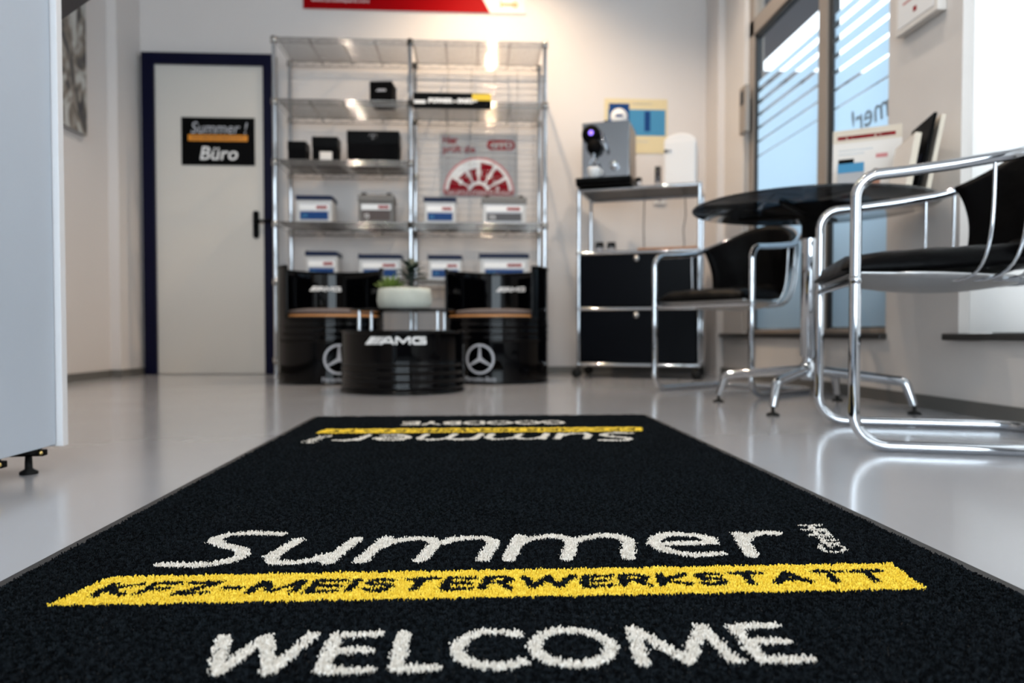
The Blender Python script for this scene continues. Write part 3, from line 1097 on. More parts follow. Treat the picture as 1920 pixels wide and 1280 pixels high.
carton('gift_box', 'largest black box with faint crest on the third shelf beside the middle post', -0.775, -0.455, 1.329, 0.205, 0.14, emblem=em_crest)
cu = thing('gift_box', 'black cube shaped cap box alone on the second shelf of the left bay', 'box', (-0.555, 4.74, 1.694), -0.1)
MB().rbox(-0.070, 0.070, -0.07, 0.07, 0, 0.135, 0.008, axis='y').build('box_body', 'blackmatte', cu)
face_cam(text_fit('AMG', 0.062, 0.014, 0, 0.0004, bold=0.003), -0.03, -0.0715, 0.075).build('lettering', 'printgrey', cu)
MB().box(-0.071, 0.071, -0.071, 0.071, 0.122, 0.138).build('box_lid', 'black', cu, bevel=0.003)

sg = thing('long_sign', 'long black bar sign with yellow end on the second shelf of the right bay', 'sign', (-0.115, 4.575, 1.640))
MB().box(-0.24, 0.235, -0.006, 0.006, 0, 0.094).build('panel', 'black', sg, bevel=0.001)
MB().box(0.118, 0.234, -0.0075, -0.0055, 0.052, 0.090).build('yellow_patch', 'yellow', sg)
face_cam(text_fit('POWER - PARTS', 0.30, 0.030, 0.1, 0.0004, bold=0.003), -0.15, -0.0068, 0.032).build('lettering', 'printwhite', sg)
MB().box(-0.235, -0.165, -0.0072, -0.0055, 0.028, 0.048).build('white_dash', 'printwhite', sg)


# ================================================================== OIL DRUM FURNITURE
R_D = 0.290


def rib_profile(z0, z1, c0, c1, per=0.036, amp=0.0036, R=R_D):
    pr = []
    n = int((z1 - z0) / 0.004)
    for i in range(n + 1):
        z = z0 + (z1 - z0) * i / n
        r = R - 0.004
        if c0 < z < c1:
            r += amp * 0.5 * (1 - math.cos(2 * PI * (z - c0) / per))
        pr.append((r, z))
    return pr


def on_drum(mb, R, phi, z, inside=False):
    """bend xy lettering on to a drum; phi is measured from local -y, lettering centred"""
    xs = [p[0] for p in mb.v]
    cx = (min(xs) + max(xs)) / 2
    k = R - 0.0035 if inside else R + 0.0004

    def f(p):
        if inside:
            a = phi - (p[0] - cx) / k
            rr = k - p[2] - 0.001
        else:
            a = phi + (p[0] - cx) / k
            rr = k + p[2]
        return (rr * math.sin(a), -rr * math.cos(a), z + p[1])
    return mb.xform(f)


def strokes_mb(strokes, th, depth=0.0006):
    m = MB()
    for st in strokes:
        for (x0, y0), (x1, y1) in zip(st[:-1], st[1:]):
            dx, dy = x1 - x0, y1 - y0
            L = math.hypot(dx, dy) or 1
            ux, uy = dx / L, dy / L
            nx, ny = -uy * th, ux * th
            x0e, y0e, x1e, y1e = x0 - ux * th * .5, y0 - uy * th * .5, x1 + ux * th * .5, y1 + uy * th * .5
            m.prism([(x0e + nx, y0e + ny), (x0e - nx, y0e - ny), (x1e - nx, y1e - ny), (x1e + nx, y1e + ny)], 0, depth)
    return m


def badge_mb(w, h):
    """three slanted bars of falling width followed by wide capitals"""
    m = MB()
    sl = h * 0.9
    x = 0.0
    for bw, gap in ((0.115, 0.018), (0.045, 0.016), (0.026, 0.018), (0.018, 0.016)):
        m.prism([(x * w, 0), ((x + bw) * w, 0), ((x + bw) * w + sl, h), (x * w + sl, h)], 0, 0.0007)
        x += bw + gap
    t = h * 0.13
    x += 0.0
    A = [[(x * w + t, t * .6), (x * w + 0.12 * w, h - t), (x * w + 0.165 * w, h - t), (x * w + 0.215 * w, t * .6)], [(x * w + 0.07 * w, h * .33), (x * w + 0.19 * w, h * .33)]]
    x += 0.262
    Mm = [[(x * w, t * .6), (x * w, h - t), (x * w + 0.025 * w, h - t), (x * w + 0.105 * w, h * .25), (x * w + 0.185 * w, h - t), (x * w + 0.21 * w, h - t), (x * w + 0.21 * w, t * .6)]]
    x += 0.265
    G = [[(x * w + 0.20 * w, h - t), (x * w + 0.02 * w, h - t), (x * w, h - 2 * t), (x * w, 2 * t), (x * w + 0.02 * w, t), (x * w + 0.20 * w, t), (x * w + 0.20 * w, h * .5), (x * w + 0.11 * w, h * .5)]]
    b = strokes_mb(A + Mm + G, t)
    m.add(b.v, b.f)
    return m


def star_mb(r):
    m = MB()
    n = 40
    for i in range(n):
        a0, a1 = 2 * PI * i / n, 2 * PI * (i + 1) / n
        m.prism([(r * math.cos(a0), r * math.sin(a0)), (r * math.cos(a1), r * math.sin(a1)), (r * 0.86 * math.cos(a1), r * 0.86 * math.sin(a1)), (r * 0.86 * math.cos(a0), r * 0.86 * math.sin(a0))], 0, 0.0007)
    for k in range(3):
        a = PI / 2 + k * 2 * PI / 3
        ca, sa = math.cos(a), math.sin(a)
        nx, ny = -sa, ca
        b = r * 0.13
        e = r * 0.035
        m.prism([(nx * b, ny * b), (-nx * b, -ny * b), (ca * r * 0.9 - nx * e, sa * r * 0.9 - ny * e), (ca * r * 0.9 + nx * e, sa * r * 0.9 + ny * e)], 0, 0.0009)
    return m


def drum_chair(label, x, y, rz):
    root = thing('drum_armchair', label, 'armchair', (x, y, 0), rz, 'oil drum armchairs')
    cut = math.radians(60)
    zc, zt = 0.352, 0.628
    low = MB()
    low.lathe(rib_profile(0.012, zc, 0.222, 0.345, amp=0.0028), 72)
    hi = rib_profile(zc, zt - 0.006, 9, 10)
    low.lathe(hi, 60, a0=-PI / 2 + cut, a1=-PI / 2 + 2 * PI - cut)
    low.build('drum_shell', 'gloss_black', root, solid=0.005)
    rim = MB()
    a = [(-PI / 2 + cut) + (2 * PI - 2 * cut) * i / 60 for i in range(61)]
    R = R_D - 0.003
    a0, a1 = -PI / 2 + cut, -PI / 2 + 2 * PI - cut
    # rolled edge follows the top, drops at the arms and crosses under the seat front
    path = [(R * math.cos(t), R * math.sin(t), zt) for t in a]
    path += [(R * math.cos(a1), R * math.sin(a1), zt - (zt - zc) * i / 6) for i in range(1, 7)]
    nb = 24
    path += [(R * math.cos(a1 + (a0 + 2 * PI - a1) * i / nb), R * math.sin(a1 + (a0 + 2 * PI - a1) * i / nb), zc) for i in range(1, nb + 1)]
    path += [(R * math.cos(a0), R * math.sin(a0), zc + (zt - zc) * i / 6) for i in range(1, 6)]
    rim.tube(path, 0.0075, 8, closed=True)
    rim.build('rolled_edge', 'gloss_black', root)
    br = MB()
    br.lathe([(R - 0.006, 0.0), (R + 0.006, 0.0), (R + 0.006, 0.014), (R - 0.006, 0.014), (R - 0.006, 0)], 60)
    br.build('base_rim', 'gloss_black', root)
    st = MB()
    st.lathe([(0.0001, zc - 0.002), (R - 0.02, zc - 0.002), (R - 0.02, zc + 0.018), (0.0001, zc + 0.018)], 60)
    st.build('seat_board', 'wood', root)
    cs = MB()
    cs.lathe([(0.0001, zc + 0.018), (0.20, zc + 0.018), (0.225, zc + 0.024), (0.232, zc + 0.034), (0.222, zc + 0.046), (0.15, zc + 0.054), (0.0001, zc + 0.056)], 48)
    cs.build('seat_cushion', 'taupe', root)
    on_drum(badge_mb(0.185, 0.028), R_D - 0.006, PI, 0.520, True).build('lettering', 'printwhite', root)
    on_drum(star_mb(0.080), R_D, 0, 0.135).build('star_emblem', 'printgrey', root)
    on_drum(text_fit('Mercedes-Benz', 0.175, 0.026, 0, 0.0005), R_D, 0, 0.016).build('lettering', 'printgrey', root)
    return root


drum_chair('black oil drum armchair left of the low drum table', -0.785, 4.20, math.radians(18))
drum_chair('black oil drum armchair right of the low drum table with star emblem showing', 0.140, 4.20, math.radians(-20))

dt = thing('drum_table', 'low black oil drum table with glass top in front of the shelves', 'table', (-0.325, 3.53, 0))
m = MB()
m.lathe([(0.0001, 0.272)] + [(R_D - 0.02, 0.272), (R_D - 0.004, 0.276)][:2] + rib_profile(0.012, 0.278, 0.012, 0.140, per=0.036)[::-1], 84)
m.build('drum_body', 'gloss_black', dt)
for z in (0.002, 0.272):
    m = MB()
    m.lathe([(R_D - 0.010, z), (R_D + 0.003, z), (R_D + 0.003, z + 0.012), (R_D - 0.010, z + 0.012), (R_D - 0.010, z)], 72)
    m.build('drum_rim', 'gloss_black', dt)
for (px, py) in ((-0.190, -0.10), (-0.165, 0.12), (0.165, -0.06), (0.19, 0.12)):
    MB().tube([(px, py, 0.272), (px, py, 0.374)], 0.008, 14).build('standoff', 'chrome', dt)
MB().lathe([(0.0001, 0.374), (0.245, 0.374), (0.247, 0.376), (0.247, 0.380), (0.245, 0.382), (0.0001, 0.382)], 64).build('glass_top', 'smoked', dt)
on_drum(badge_mb(0.275, 0.034), R_D, math.radians(-2), 0.222).build('lettering', 'printwhite', dt)


# planter
pl = thing('stone_planter', 'pale stone planter with succulents on the low drum table', 'planter', (-0.314, 3.49, 0.382))
m = MB().lathe([(0.0001, 0.0), (0.105, 0.0), (0.122, 0.014), (0.128, 0.04), (0.125, 0.075), (0.121, 0.093), (0.116, 0.097), (0.110, 0.092), (0.108, 0.080), (0.0001, 0.080)], 48)
rr = random.Random(3)
m.build('bowl', 'stone', pl)
MB().lathe([(0.0001, 0.086), (0.107, 0.084)], 32).build('soil', 'soil', pl)


def leaf(mb, base, dirv, L, w, droop=0.3, n=6):
    b = Vector(base)
    d = Vector(dirv).normalized()
    side = d.cross(Vector((0, 0, 1)))
    if side.length < 0.05:
        side = Vector((1, 0, 0))
    side.normalize()
    vs, fs = [], []
    for i in range(n + 1):
        t = i / n
        p = b + d * (L * t) + Vector((0, 0, -droop * L * t * t))
        ww = w * math.sin(PI * min(1, t * 0.9 + 0.1)) ** 0.8 * (1 - t * 0.15)
        vs += [tuple(p - side * ww + Vector((0, 0, ww * .3))), tuple(p), tuple(p + side * ww + Vector((0, 0, ww * .3)))]
    for i in range(n):
        for k in range(2):
            fs.append((i * 3 + k, i * 3 + k + 1, i * 3 + 3 + k + 1, i * 3 + 3 + k))
    mb.add(vs, fs, True)


st = MB().tube([(0, 0, 0), (0.002, 0, 0.05), (0.0, 0, 0.11)], [0.006, 0.005, 0.004], 8)
pm = st.build('palm_stem', 'leafdark', pl)
pm.location = (0.029, 0.01, 0.083)
m = MB()
for i in range(22):
    a = i * 2.39996
    el = 0.35 + 0.9 * (i % 5) / 5
    leaf(m, (0, 0, 0.05 + 0.055 * (i % 4) / 3), (math.cos(a) * math.cos(el), math.sin(a) * math.cos(el), math.sin(el)), 0.095 + 0.03 * rr.random(), 0.016, 0.40)
m.build('palm_leaves', 'leafdark', pm, solid=0.0012)
m = MB()
for i in range(34):
    a = i * 2.39996
    el = 0.2 + 1.2 * (i / 34)
    leaf(m, (0.012 * math.cos(a), 0.012 * math.sin(a), 0.002), (math.cos(a) * math.cos(el), math.sin(a) * math.cos(el), math.sin(el)), 0.055 + 0.020 * rr.random(), 0.009, -0.1, 4)
sc_ = m.build('succulent', 'leafgreen', pl, solid=0.002)
sc_.location = (-0.061, -0.02, 0.083)


# ================================================================== COFFEE TROLLEY
TO = Vector((0.649, 4.489, 0))
TA = math.atan2(-0.244, 0.667)
TW, TD, TH = 0.71, 0.383, 1.145


def tl(a, d):
    """point on the trolley plan to room coordinates"""
    return (TO.x + math.cos(TA) * a - math.sin(TA) * d, TO.y + math.sin(TA) * a + math.cos(TA) * d)


def build_trolley():
    r = thing('coffee_trolley', 'black and chrome trolley cabinet on castors under the coffee machine', 'cabinet', TO, TA)
    f = MB()
    zs = (0.083, 0.418, 0.754, TH - 0.012)
    rt = 0.0105
    for x in (0.0, TW):
        for y in (0.0, TD):
            f.tube([(x, y, 0.075), (x, y, TH)], rt, 12)
            for z in zs:
                f.ball((x, y, z), 0.0145, 8)
    for z in zs:
        for y in (0.0, TD):
            f.tube([(0, y, z), (TW, y, z)], rt, 12)
        for x in (0.0, TW):
            f.tube([(x, 0, z), (x, TD, z)], rt, 12)
    f.build('tube_frame', 'chrome', r)
    MB().box(0.011, TW - 0.011, 0.011, TD - 0.011, TH - 0.012, TH - 0.004).build('top_shelf', 'blackmetal', r)
    MB().box(0.011, TW - 0.011, 0.011, TD - 0.011, 0.748, 0.756).build('cabinet_top', 'blackmetal', r)
    MB().box(0.0, 0.006, 0.012, TD - 0.012, 0.09, 0.745).build('side_panel', 'blackmetal', r)
    MB().box(TW - 0.006, TW, 0.012, TD - 0.012, 0.09, 0.745).build('side_panel', 'blackmetal', r)
    MB().box(0.012, TW - 0.012, TD - 0.006, TD, 0.09, 0.745).build('back_panel', 'blackmetal', r)
    MB().box(0.012, TW - 0.012, 0.012, TD - 0.012, 0.080, 0.088).build('bottom_panel', 'blackmetal', r)
    for (z0, z1) in ((0.432, 0.742), (0.096, 0.406)):
        d = MB().box(0.013, TW - 0.013, -0.004, 0.006, z0, z1).build('drop_door', 'blackmetal', r, bevel=0.002)
        k = MB().lathe([(0.0001, 0), (0.010, 0), (0.011, 0.006), (0.017, 0.012), (0.017, 0.017), (0.0001, 0.019)], 20)
        zz = z1 - 0.028
        k.xform(lambda q: (TW / 2 - 0.005 + q[0], -0.004 - q[2], zz + q[1])).build('knob', 'brushed', d)
    for x in (0.0, TW):
        for y in (0.0, TD):
            c = MB()
            for s in (-1, 1):
                w = MB().lathe([(0.0001, -0.008), (0.026, -0.008), (0.029, -0.004), (0.029, 0.004), (0.026, 0.008), (0.0001, 0.008)], 20)
                w.xform(lambda q: (x - 0.012 + q[0], y + s * 0.013 + q[2], 0.0295 + q[1]))
                c.add(w.v, w.f, True)
            c.tube([(x - 0.012, y - 0.013, 0.0295), (x - 0.012, y + 0.013, 0.0295)], 0.006, 8)
            c.tube([(x - 0.012, y, 0.0295), (x, y, 0.078)], 0.008, 10)
            c.build('castor', 'rubber', r)


build_trolley()


def build_espresso():
    x, y = tl(0.155, 0.17)
    r = thing('espresso_machine', 'brushed steel espresso machine with black knobs on the trolley top', 'coffee machine', (x, y, TH - 0.001), TA)
    w, d = 0.142, 0.165
    b = MB().rbox(-w, w, -d + 0.04, d, 0.05, 0.400, 0.012, axis='z')
    b.build('housing', 'blackmatte', r)
    MB().rbox(-w - 0.001, w + 0.001, -d + 0.028, -d + 0.041, 0.055, 0.402, 0.006, axis='z').build('front_panel', 'steel', r)
    MB().box(w - 0.0005, w + 0.002, -d + 0.05, d - 0.01, 0.06, 0.395).build('side_plate', 'frame', r, bevel=0.002)
    tr = MB()
    tr.prism([(-d - 0.075, 0.028), (-d - 0.06, 0.006), (d, 0.0), (d, 0.052), (-d - 0.075, 0.052)], -w - 0.02, w + 0.025, 'yz')
    to = tr.build('drip_tray', 'black', r, bevel=0.003)
    g = MB()
    for i in range(9):
        g.box(-w + 0.02, w - 0.02, -d - 0.06 + i * 0.009, -d - 0.056 + i * 0.009, 0.052, 0.055)
    g.build('tray_grille', 'steel', to)

    def disc(cx, cz, R, h, m, name, par, y0=-d + 0.028):
        k = MB().lathe([(0.0001, 0), (R, 0), (R, h * 0.8), (R * 0.88, h), (0.0001, h)], 32)
        return k.xform(lambda q: (cx + q[0], y0 - q[2], cz + q[1])).build(name, m, par)
    kn = disc(-0.083, 0.325, 0.056, 0.045, 'blackmatte', 'control_dial', r)
    disc(-0.080, 0.330, 0.014, 0.003, 'violet', 'power_light', kn, -d + 0.028 - 0.045)
    disc(-0.062, 0.245, 0.046, 0.052, 'blackmatte', 'brew_group', r)
    disc(0.055, 0.135, 0.026, 0.035, 'chrome', 'steam_knob', r)
    s = MB()
    s.tube(fillet([(-0.035, -d + 0.03, 0.345), (-0.015, -d - 0.02, 0.32), (0.005, -d - 0.03, 0.25), (0.012, -d - 0.02, 0.22)], [0, 0.02, 0.02, 0]), 0.009, 10)
    s.build('lever', 'chrome', r)
    s = MB()
    s.tube(fillet([(-0.062, -d - 0.02, 0.205), (-0.062, -d - 0.02, 0.175), (-0.085, -d - 0.025, 0.15), (-0.085, -d - 0.025, 0.135)], [0, 0.01, 0.01, 0]), 0.007, 10)
    s.tube(fillet([(-0.062, -d - 0.02, 0.175), (-0.040, -d - 0.025, 0.15), (-0.040, -d - 0.025, 0.135)], [0, 0.01, 0]), 0.007, 10)
    s.build('spout', 'chrome', r)
    h = MB()
    h.ball((-0.01, -0.05, 0.413), 0.022, 10)
    h.build('tank_cap', 'black', r)
    cx, cy = -0.062, -d - 0.020
    a = math.cos(TA) * cx - math.sin(TA) * cy
    bb = math.sin(TA) * cx + math.cos(TA) * cy
    cp = thing('coffee_cup', 'white cup standing on the drip tray under the espresso spout', 'cup', (x + a, y + bb, TH + 0.0545), TA)
    MB().lathe([(0.0001, 0.0), (0.022, 0.0), (0.034, 0.02), (0.038, 0.055), (0.038, 0.062), (0.034, 0.062), (0.030, 0.02), (0.0001, 0.008)], 28).build('cup_body', 'ceramic', cp)
    MB().tube(arc_pts(0.037, 0.0, 0.034, 0.014), 0.0035, 8).build('handle', 'ceramic', cp)


def arc_pts(x, y, z, r):
    return [(x + r * math.sin(PI * i / 8), y, z + r * math.cos(PI * i / 8)) for i in range(9)]


build_espresso()

# white milk fridge with a rounded lid
x, y = tl(0.592, 0.20)
M['coolerskin'] = mat('warm_white_enamel', (0.76, 0.72, 0.69), 0.3)
mf = thing('milk_cooler', 'white rounded milk cooler on the right end of the trolley top', 'cooler', (x, y, TH - 0.003), TA)
m = MB()
out = []
for i in range(9):
    a = PI * i / 8
    out.append((-0.0 + 0.092 * math.cos(a) * (1 if True else 1), 0.262 + 0.045 * math.sin(a)))
poly = [(-0.092, 0.0), (0.092, 0.0)] + out
m.prism(poly, -0.145, 0.15, 'xz')
m.build('housing', 'coolerskin', mf, bevel=0.006)
MB().box(-0.085, 0.085, -0.150, -0.144, 0.012, 0.262).build('door', 'coolerskin', mf, bevel=0.002)
k = MB().lathe([(0.0001, 0), (0.008, 0), (0.008, 0.006), (0.0001, 0.007)], 16)
k.xform(lambda q: (-0.055 + q[0], -0.150 - q[2], 0.205 + q[1])).build('indicator', 'chrome', mf)
MB().box(-0.090, -0.068, -0.152, -0.149, 0.195, 0.215).build('logo_plate', 'darkgrey', mf)
# small things on the trolley top
x, y = tl(0.345, 0.10)
sm = thing('sugar_jar', 'small glass jar with black lid between coffee machine and milk cooler', 'jar', (x, y, TH - 0.003))
MB().lathe([(0.0001, 0), (0.020, 0), (0.021, 0.045), (0.018, 0.052), (0.016, 0.052), (0.018, 0.045), (0.017, 0.004), (0.0001, 0.004)], 24).build('jar_body', 'crystal', sm)
MB().lathe([(0.0001, 0.053), (0.021, 0.053), (0.021, 0.066), (0.006, 0.072), (0.0001, 0.072)], 24).build('lid', 'black', sm)
x, y = tl(0.462, 0.09)
sm = thing('water_glass', 'tall slim glass with blue base left of the milk cooler', 'glass', (x, y, TH - 0.003))
MB().lathe([(0.0001, 0.012), (0.018, 0.012), (0.019, 0.125), (0.017, 0.125), (0.016, 0.016), (0.0001, 0.016)], 24).build('glass_body', 'crystal', sm)
MB().lathe([(0.0001, 0), (0.024, 0), (0.024, 0.010), (0.018, 0.013), (0.0001, 0.013)], 24).build('base', 'royal', sm)
for i, (a, d, lab) in enumerate(((0.105, 0.12, 'left'), (0.175, 0.14, 'right'))):
    x, y = tl(a, d)
    sm = thing('water_glass', '%s one of two stemless glasses standing on the black cabinet top' % lab, 'glass', (x, y, 0.757), 0, 'glasses on the cabinet')
    MB().lathe([(0.0001, 0), (0.020, 0), (0.029, 0.03), (0.027, 0.075), (0.026, 0.075), (0.0275, 0.03), (0.018, 0.004), (0.0001, 0.004)], 24).build('glass_body', 'crystal', sm)
x, y = tl(0.53, 0.13)
ty = thing('serving_tray', 'orange brown wooden tray on the black cabinet inside the trolley', 'tray', (x, y, 0.757), TA)
m = MB().box(-0.17, 0.16, -0.10, 0.13, 0, 0.008)
m.build('tray_base', 'traywood', ty)
m = MB()
m.box(-0.17, 0.16, -0.11, -0.10, 0, 0.022)
m.box(-0.17, 0.16, 0.13, 0.14, 0, 0.022)
m.box(-0.18, -0.17, -0.11, 0.14, 0, 0.022)
m.box(0.16, 0.17, -0.11, 0.14, 0, 0.022)
m.build('tray_rim', 'traywood', ty, bevel=0.002)
# cables behind the trolley
for (a, pts, lab) in ((0, [(0.345, 0.40, 1.14), (0.340, 0.405, 0.95), (0.345, 0.405, 0.76), (0.34, 0.41, 0.3), (0.34, 0.41, 0.03)], 'straight grey cable hanging behind the trolley'),
                      (1, [(0.600, 0.405, 1.14), (0.605, 0.405, 1.02), (0.590, 0.41, 0.93), (0.597, 0.41, 0.84), (0.575, 0.41, 0.75), (0.57, 0.41, 0.3), (0.57, 0.41, 0.03)], 'kinked grey cable hanging behind the milk cooler')):
    c0 = tl(pts[0][0], pts[0][1])
    pp = [(tl(u, v)[0] - c0[0], tl(u, v)[1] - c0[1], z - 0.0) for u, v, z in pts]
    o = MB().tube(fillet(pp, [0] + [0.03] * (len(pp) - 2) + [0]), 0.0035, 8).build('power_cable', 'cable')
    o.location = (c0[0], c0[1], 0)
    tag(o, lab, 'cable', 'cables behind the trolley')


# ================================================================== ROUND TABLE
rt_ = thing('round_table', 'round smoked glass table on a chrome four-armed pedestal', 'table', (1.226, 2.639, 0))
ZT_ = 0.732
MB().lathe([(0.0001, ZT_ - 0.012), (0.413, ZT_ - 0.012), (0.418, ZT_ - 0.008), (0.418, ZT_ - 0.004), (0.413, ZT_), (0.0001, ZT_)], 96).build('tabletop', 'smoked', rt_)
m = MB().lathe([(0.0001, ZT_ - 0.0125), (0.17, ZT_ - 0.0125), (0.17, ZT_ - 0.020), (0.05, ZT_ - 0.035), (0.030, ZT_ - 0.07), (0.030, ZT_ - 0.12), (0.0001, ZT_ - 0.12)], 48)
for k_ in range(4):
    a = math.radians(45 + 90 * k_)
    m.tube([(0.03 * math.cos(a), 0.03 * math.sin(a), ZT_ - 0.03), (0.27 * math.cos(a), 0.27 * math.sin(a), ZT_ - 0.021)], [0.016, 0.008], 10)
m.build('top_bracket', 'black', rt_)
m = MB().lathe([(0.030, ZT_ - 0.12), (0.030, 0.19), (0.022, 0.185), (0.022, 0.165), (0.030, 0.16), (0.032, 0.115), (0.026, 0.10), (0.0001, 0.10)], 32)
m.build('column', 'chrome', rt_)
for k_ in range(4):
    a = math.radians(47 + 90 * k_)
    ca, sa = math.cos(a), math.sin(a)
    pth = fillet([(0.025 * ca, 0.025 * sa, 0.138), (0.318 * ca, 0.318 * sa, 0.108), (0.345 * ca, 0.345 * sa, 0.028)], [0, 0.025, 0])
    lg = MB().tube(pth, [0.0165] * (len(pth) - 1) + [0.013], 14)
    lo = lg.build('leg', 'chrome', rt_)
    MB().lathe([(0.0001, 0), (0.022, 0), (0.021, 0.006), (0.006, 0.012), (0.005, 0.030), (0.0001, 0.030)], 20, c=(0.347 * ca, 0.347 * sa, 0)).build('foot_glide', 'rubber', lo)


# ================================================================== CHROME TUB CHAIRS
def build_chair(label, fx, fy, bx, by):
    L = math.hypot(bx, by)
    bx, by = bx / L, by / L
    off = 0.28
    root = thing('tubular_armchair', label, 'chair', (fx + bx * off, fy + by * off, 0), math.atan2(-bx, by), 'chrome tub chairs by the round table')
    hw = 0.2535
    rt = 0.0128
    zr = rt + 0.001

    def hoop(phi):
        s = max(0.0, math.sin(phi))
        return (hw * math.cos(phi), 0.28 + 0.295 * s - off, 0.655 + 0.13 * s ** 1.5)
    pts = fillet([(hw, 0.25 - off, zr), (hw, 0 - off, zr), (hw, 0 - off, 0.627), (hw, 0.10 - off, 0.634)], [0, 0.075, 0.055, 0], 8)
    right = pts
    ring = [hoop(PI * i / 40) for i in range(1, 40)]
    left = [Vector((-p.x, p.y, p.z)) for p in reversed(right)]
    rear = fillet([(-hw, 0.25 - off, zr), (-hw, 0.52 - off, zr), (hw, 0.52 - off, zr), (hw, 0.25 - off, zr)], [0, 0.07, 0.07, 0], 8)[1:-1]
    path = right + [Vector((hw, 0.20 - off, 0.644)), Vector((hw, 0.28 - off, 0.655))] + [Vector(p) for p in ring] + [Vector((-hw, 0.28 - off, 0.655)), Vector((-hw, 0.20 - off, 0.644))] + left + rear
    MB().tube(path, rt, 16, closed=True).build('tube_frame', 'chrome', root)
    # crossbar with bolts that carries the seat
    cb_ = MB().tube([(-hw, 0.0 - off, 0.392), (hw, 0.0 - off, 0.392)], 0.009, 12)
    for s in (-1, 1):
        cb_.ball((s * (hw + 0.002), -off, 0.392), 0.0145, 8)
    cb_.build('crossbar', 'chrome', root)
    # seat pan

    def wpan(t):
        if t < 0.10:
            return 0.222
        q = min(1.0, (t - 0.10) / 0.325)
        return 0.222 * math.sqrt(max(0.0, 1 - q ** 2.2)) + 0.012
    nu, nv = 16, 22
    vs, fs = [], []
    for j in range(nv + 1):
        t = 0.425 * j / nv
        w = wpan(t)
        for i in range(nu + 1):
            u = -1 + 2 * i / nu
            dz = 0.030 * (1 - u * u) * max(0.0, math.sin(PI * min(1, t / 0.425))) ** 0.8
            vs.append((u * w, t - off, 0.412 - dz - 0.012 * (t / 0.425)))
    for j in range(nv):
        for i in range(nu):
            a = j * (nu + 1) + i
            fs.append((a, a + 1, a + nu + 2, a + nu + 1))
    MB().add(vs, fs, True).build('seat_pan', 'brushed', root, solid=0.006)
    # rods from hoop to pan
    nr = 14
    for i in range(nr):
        phi = PI * i / (nr - 1)
        H_ = Vector(hoop(phi))
        E_ = Vector((0.150 * math.cos(phi), 0.205 + 0.195 * math.sin(phi) - off, 0.398))
        c = Vector((0, 0.26 - off, 0))
        d = Vector((H_.x - c.x, H_.y - c.y, 0))
        P0 = H_
        P1 = Vector((c.x + d.x * 0.99, c.y + d.y * 0.99, 0.45))
        P2 = Vector((c.x + d.x * 0.95, c.y + d.y * 0.95, 0.375))
        P3 = E_
        pp = []
        for k in range(15):
            t = k / 14
            pp.append(P0 * (1 - t) ** 3 + P1 * 3 * t * (1 - t) ** 2 + P2 * 3 * t * t * (1 - t) + P3 * t ** 3)
        MB().tube(pp, 0.0042, 8).build('rod', 'chrome', root)
    # seat cushion

    def wc(t):
        if t < 0.0:
            return 0.225
        q = min(1.0, max(0.0, (t - 0.06) / 0.435))
        return 0.222 * math.sqrt(max(0.0, 1 - q ** 2.6)) + 0.005
    nu, nv = 22, 26
    top, bot = [], []
    for j in range(nv + 1):
        t = -0.022 + 0.500 * j / nv
        e = min(1, (j / nv) / 0.16)
        e2 = min(1, (1 - j / nv) / 0.10)
        w = wc(t)
        for i in range(nu + 1):
            u = -1 + 2 * i / nu
            ed = max(0.0, 1 - abs(u) ** 5) ** 0.5
            rise = 0.030 * max(0, t / 0.45) ** 1.6
            cr_ = 0.0028 * math.sin(9 * u + 24 * t) * math.sin(41 * t + 5 * u) * ed
            thk = 0.054 * ed * math.sqrt(max(0, 1 - (1 - e) ** 2)) * math.sqrt(max(0, 1 - (1 - e2) ** 2))
            zb = 0.4165 + rise * 0.6 - 0.014 * (1 - u * u) * (1 if 0.03 < t < 0.4 else 0.2)
            top.append((u * w, t - off, zb + 0.004 + thk + rise * 0.4 + cr_))
            bot.append((u * w * 0.985, t - off, zb))
    n1 = nu + 1
    fs = []
    o_ = len(top)
    for j in range(nv):
        for i in range(nu):
            a = j * n1 + i
            fs.append((a, a + 1, a + n1 + 1, a + n1))
            fs.append((o_ + a, o_ + a + n1, o_ + a + n1 + 1, o_ + a + 1))
    for j in range(nv):
        a = j * n1
        fs.append((a, a + n1, o_ + a + n1, o_ + a))
        b = a + nu
        fs.append((b, o_ + b, o_ + b + n1, b + n1))
    for i in range(nu):
        fs.append((i, o_ + i, o_ + i + 1, i + 1))
        a = nv * n1 + i
        fs.append((a, a + 1, o_ + a + 1, o_ + a))
    MB().add(top + bot, fs, True).build('seat_cushion', 'leather', root)
    # back cushion, wraps inside the hoop
    nu, nv = 28, 14
    inner, outer = [], []
    for j in range(nv + 1):
        v = j / nv       # 0 top .. 1 bottom
        lo = math.radians(14 + 9 * math.sin(PI * min(1, v * 0.75)) ** 0.9)
        for i in range(nu + 1):
            u = i / nu
            phi = lo + (PI - 2 * lo) * u
            hx, hy, hz = hoop(phi)
            zt = hz + 0.006
            z = zt + (0.452 - zt) * v
            k = 0.955 - 0.16 * v ** 1.6
            ex = max(0.0, math.sin(PI * min(1, max(0, u)))) ** 0.35 * math.sin(PI * min(1, 0.06 + v * 0.90)) ** 0.4
            th = 0.012 + 0.030 * ex + 0.002 * math.sin(31 * u + 9 * v) * ex
            cy = 0.25 - off
            ox_, oy_ = hx * k, cy + (hy - cy) * k
            dn = math.hypot(ox_, oy_ - cy) or 1
            outer.append((ox_, oy_, z))
            inner.append((ox_ * (1 - th / dn), cy + (oy_ - cy) * (1 - th / dn), z))
    n1 = nu + 1
    o_ = len(inner)
    fs = []
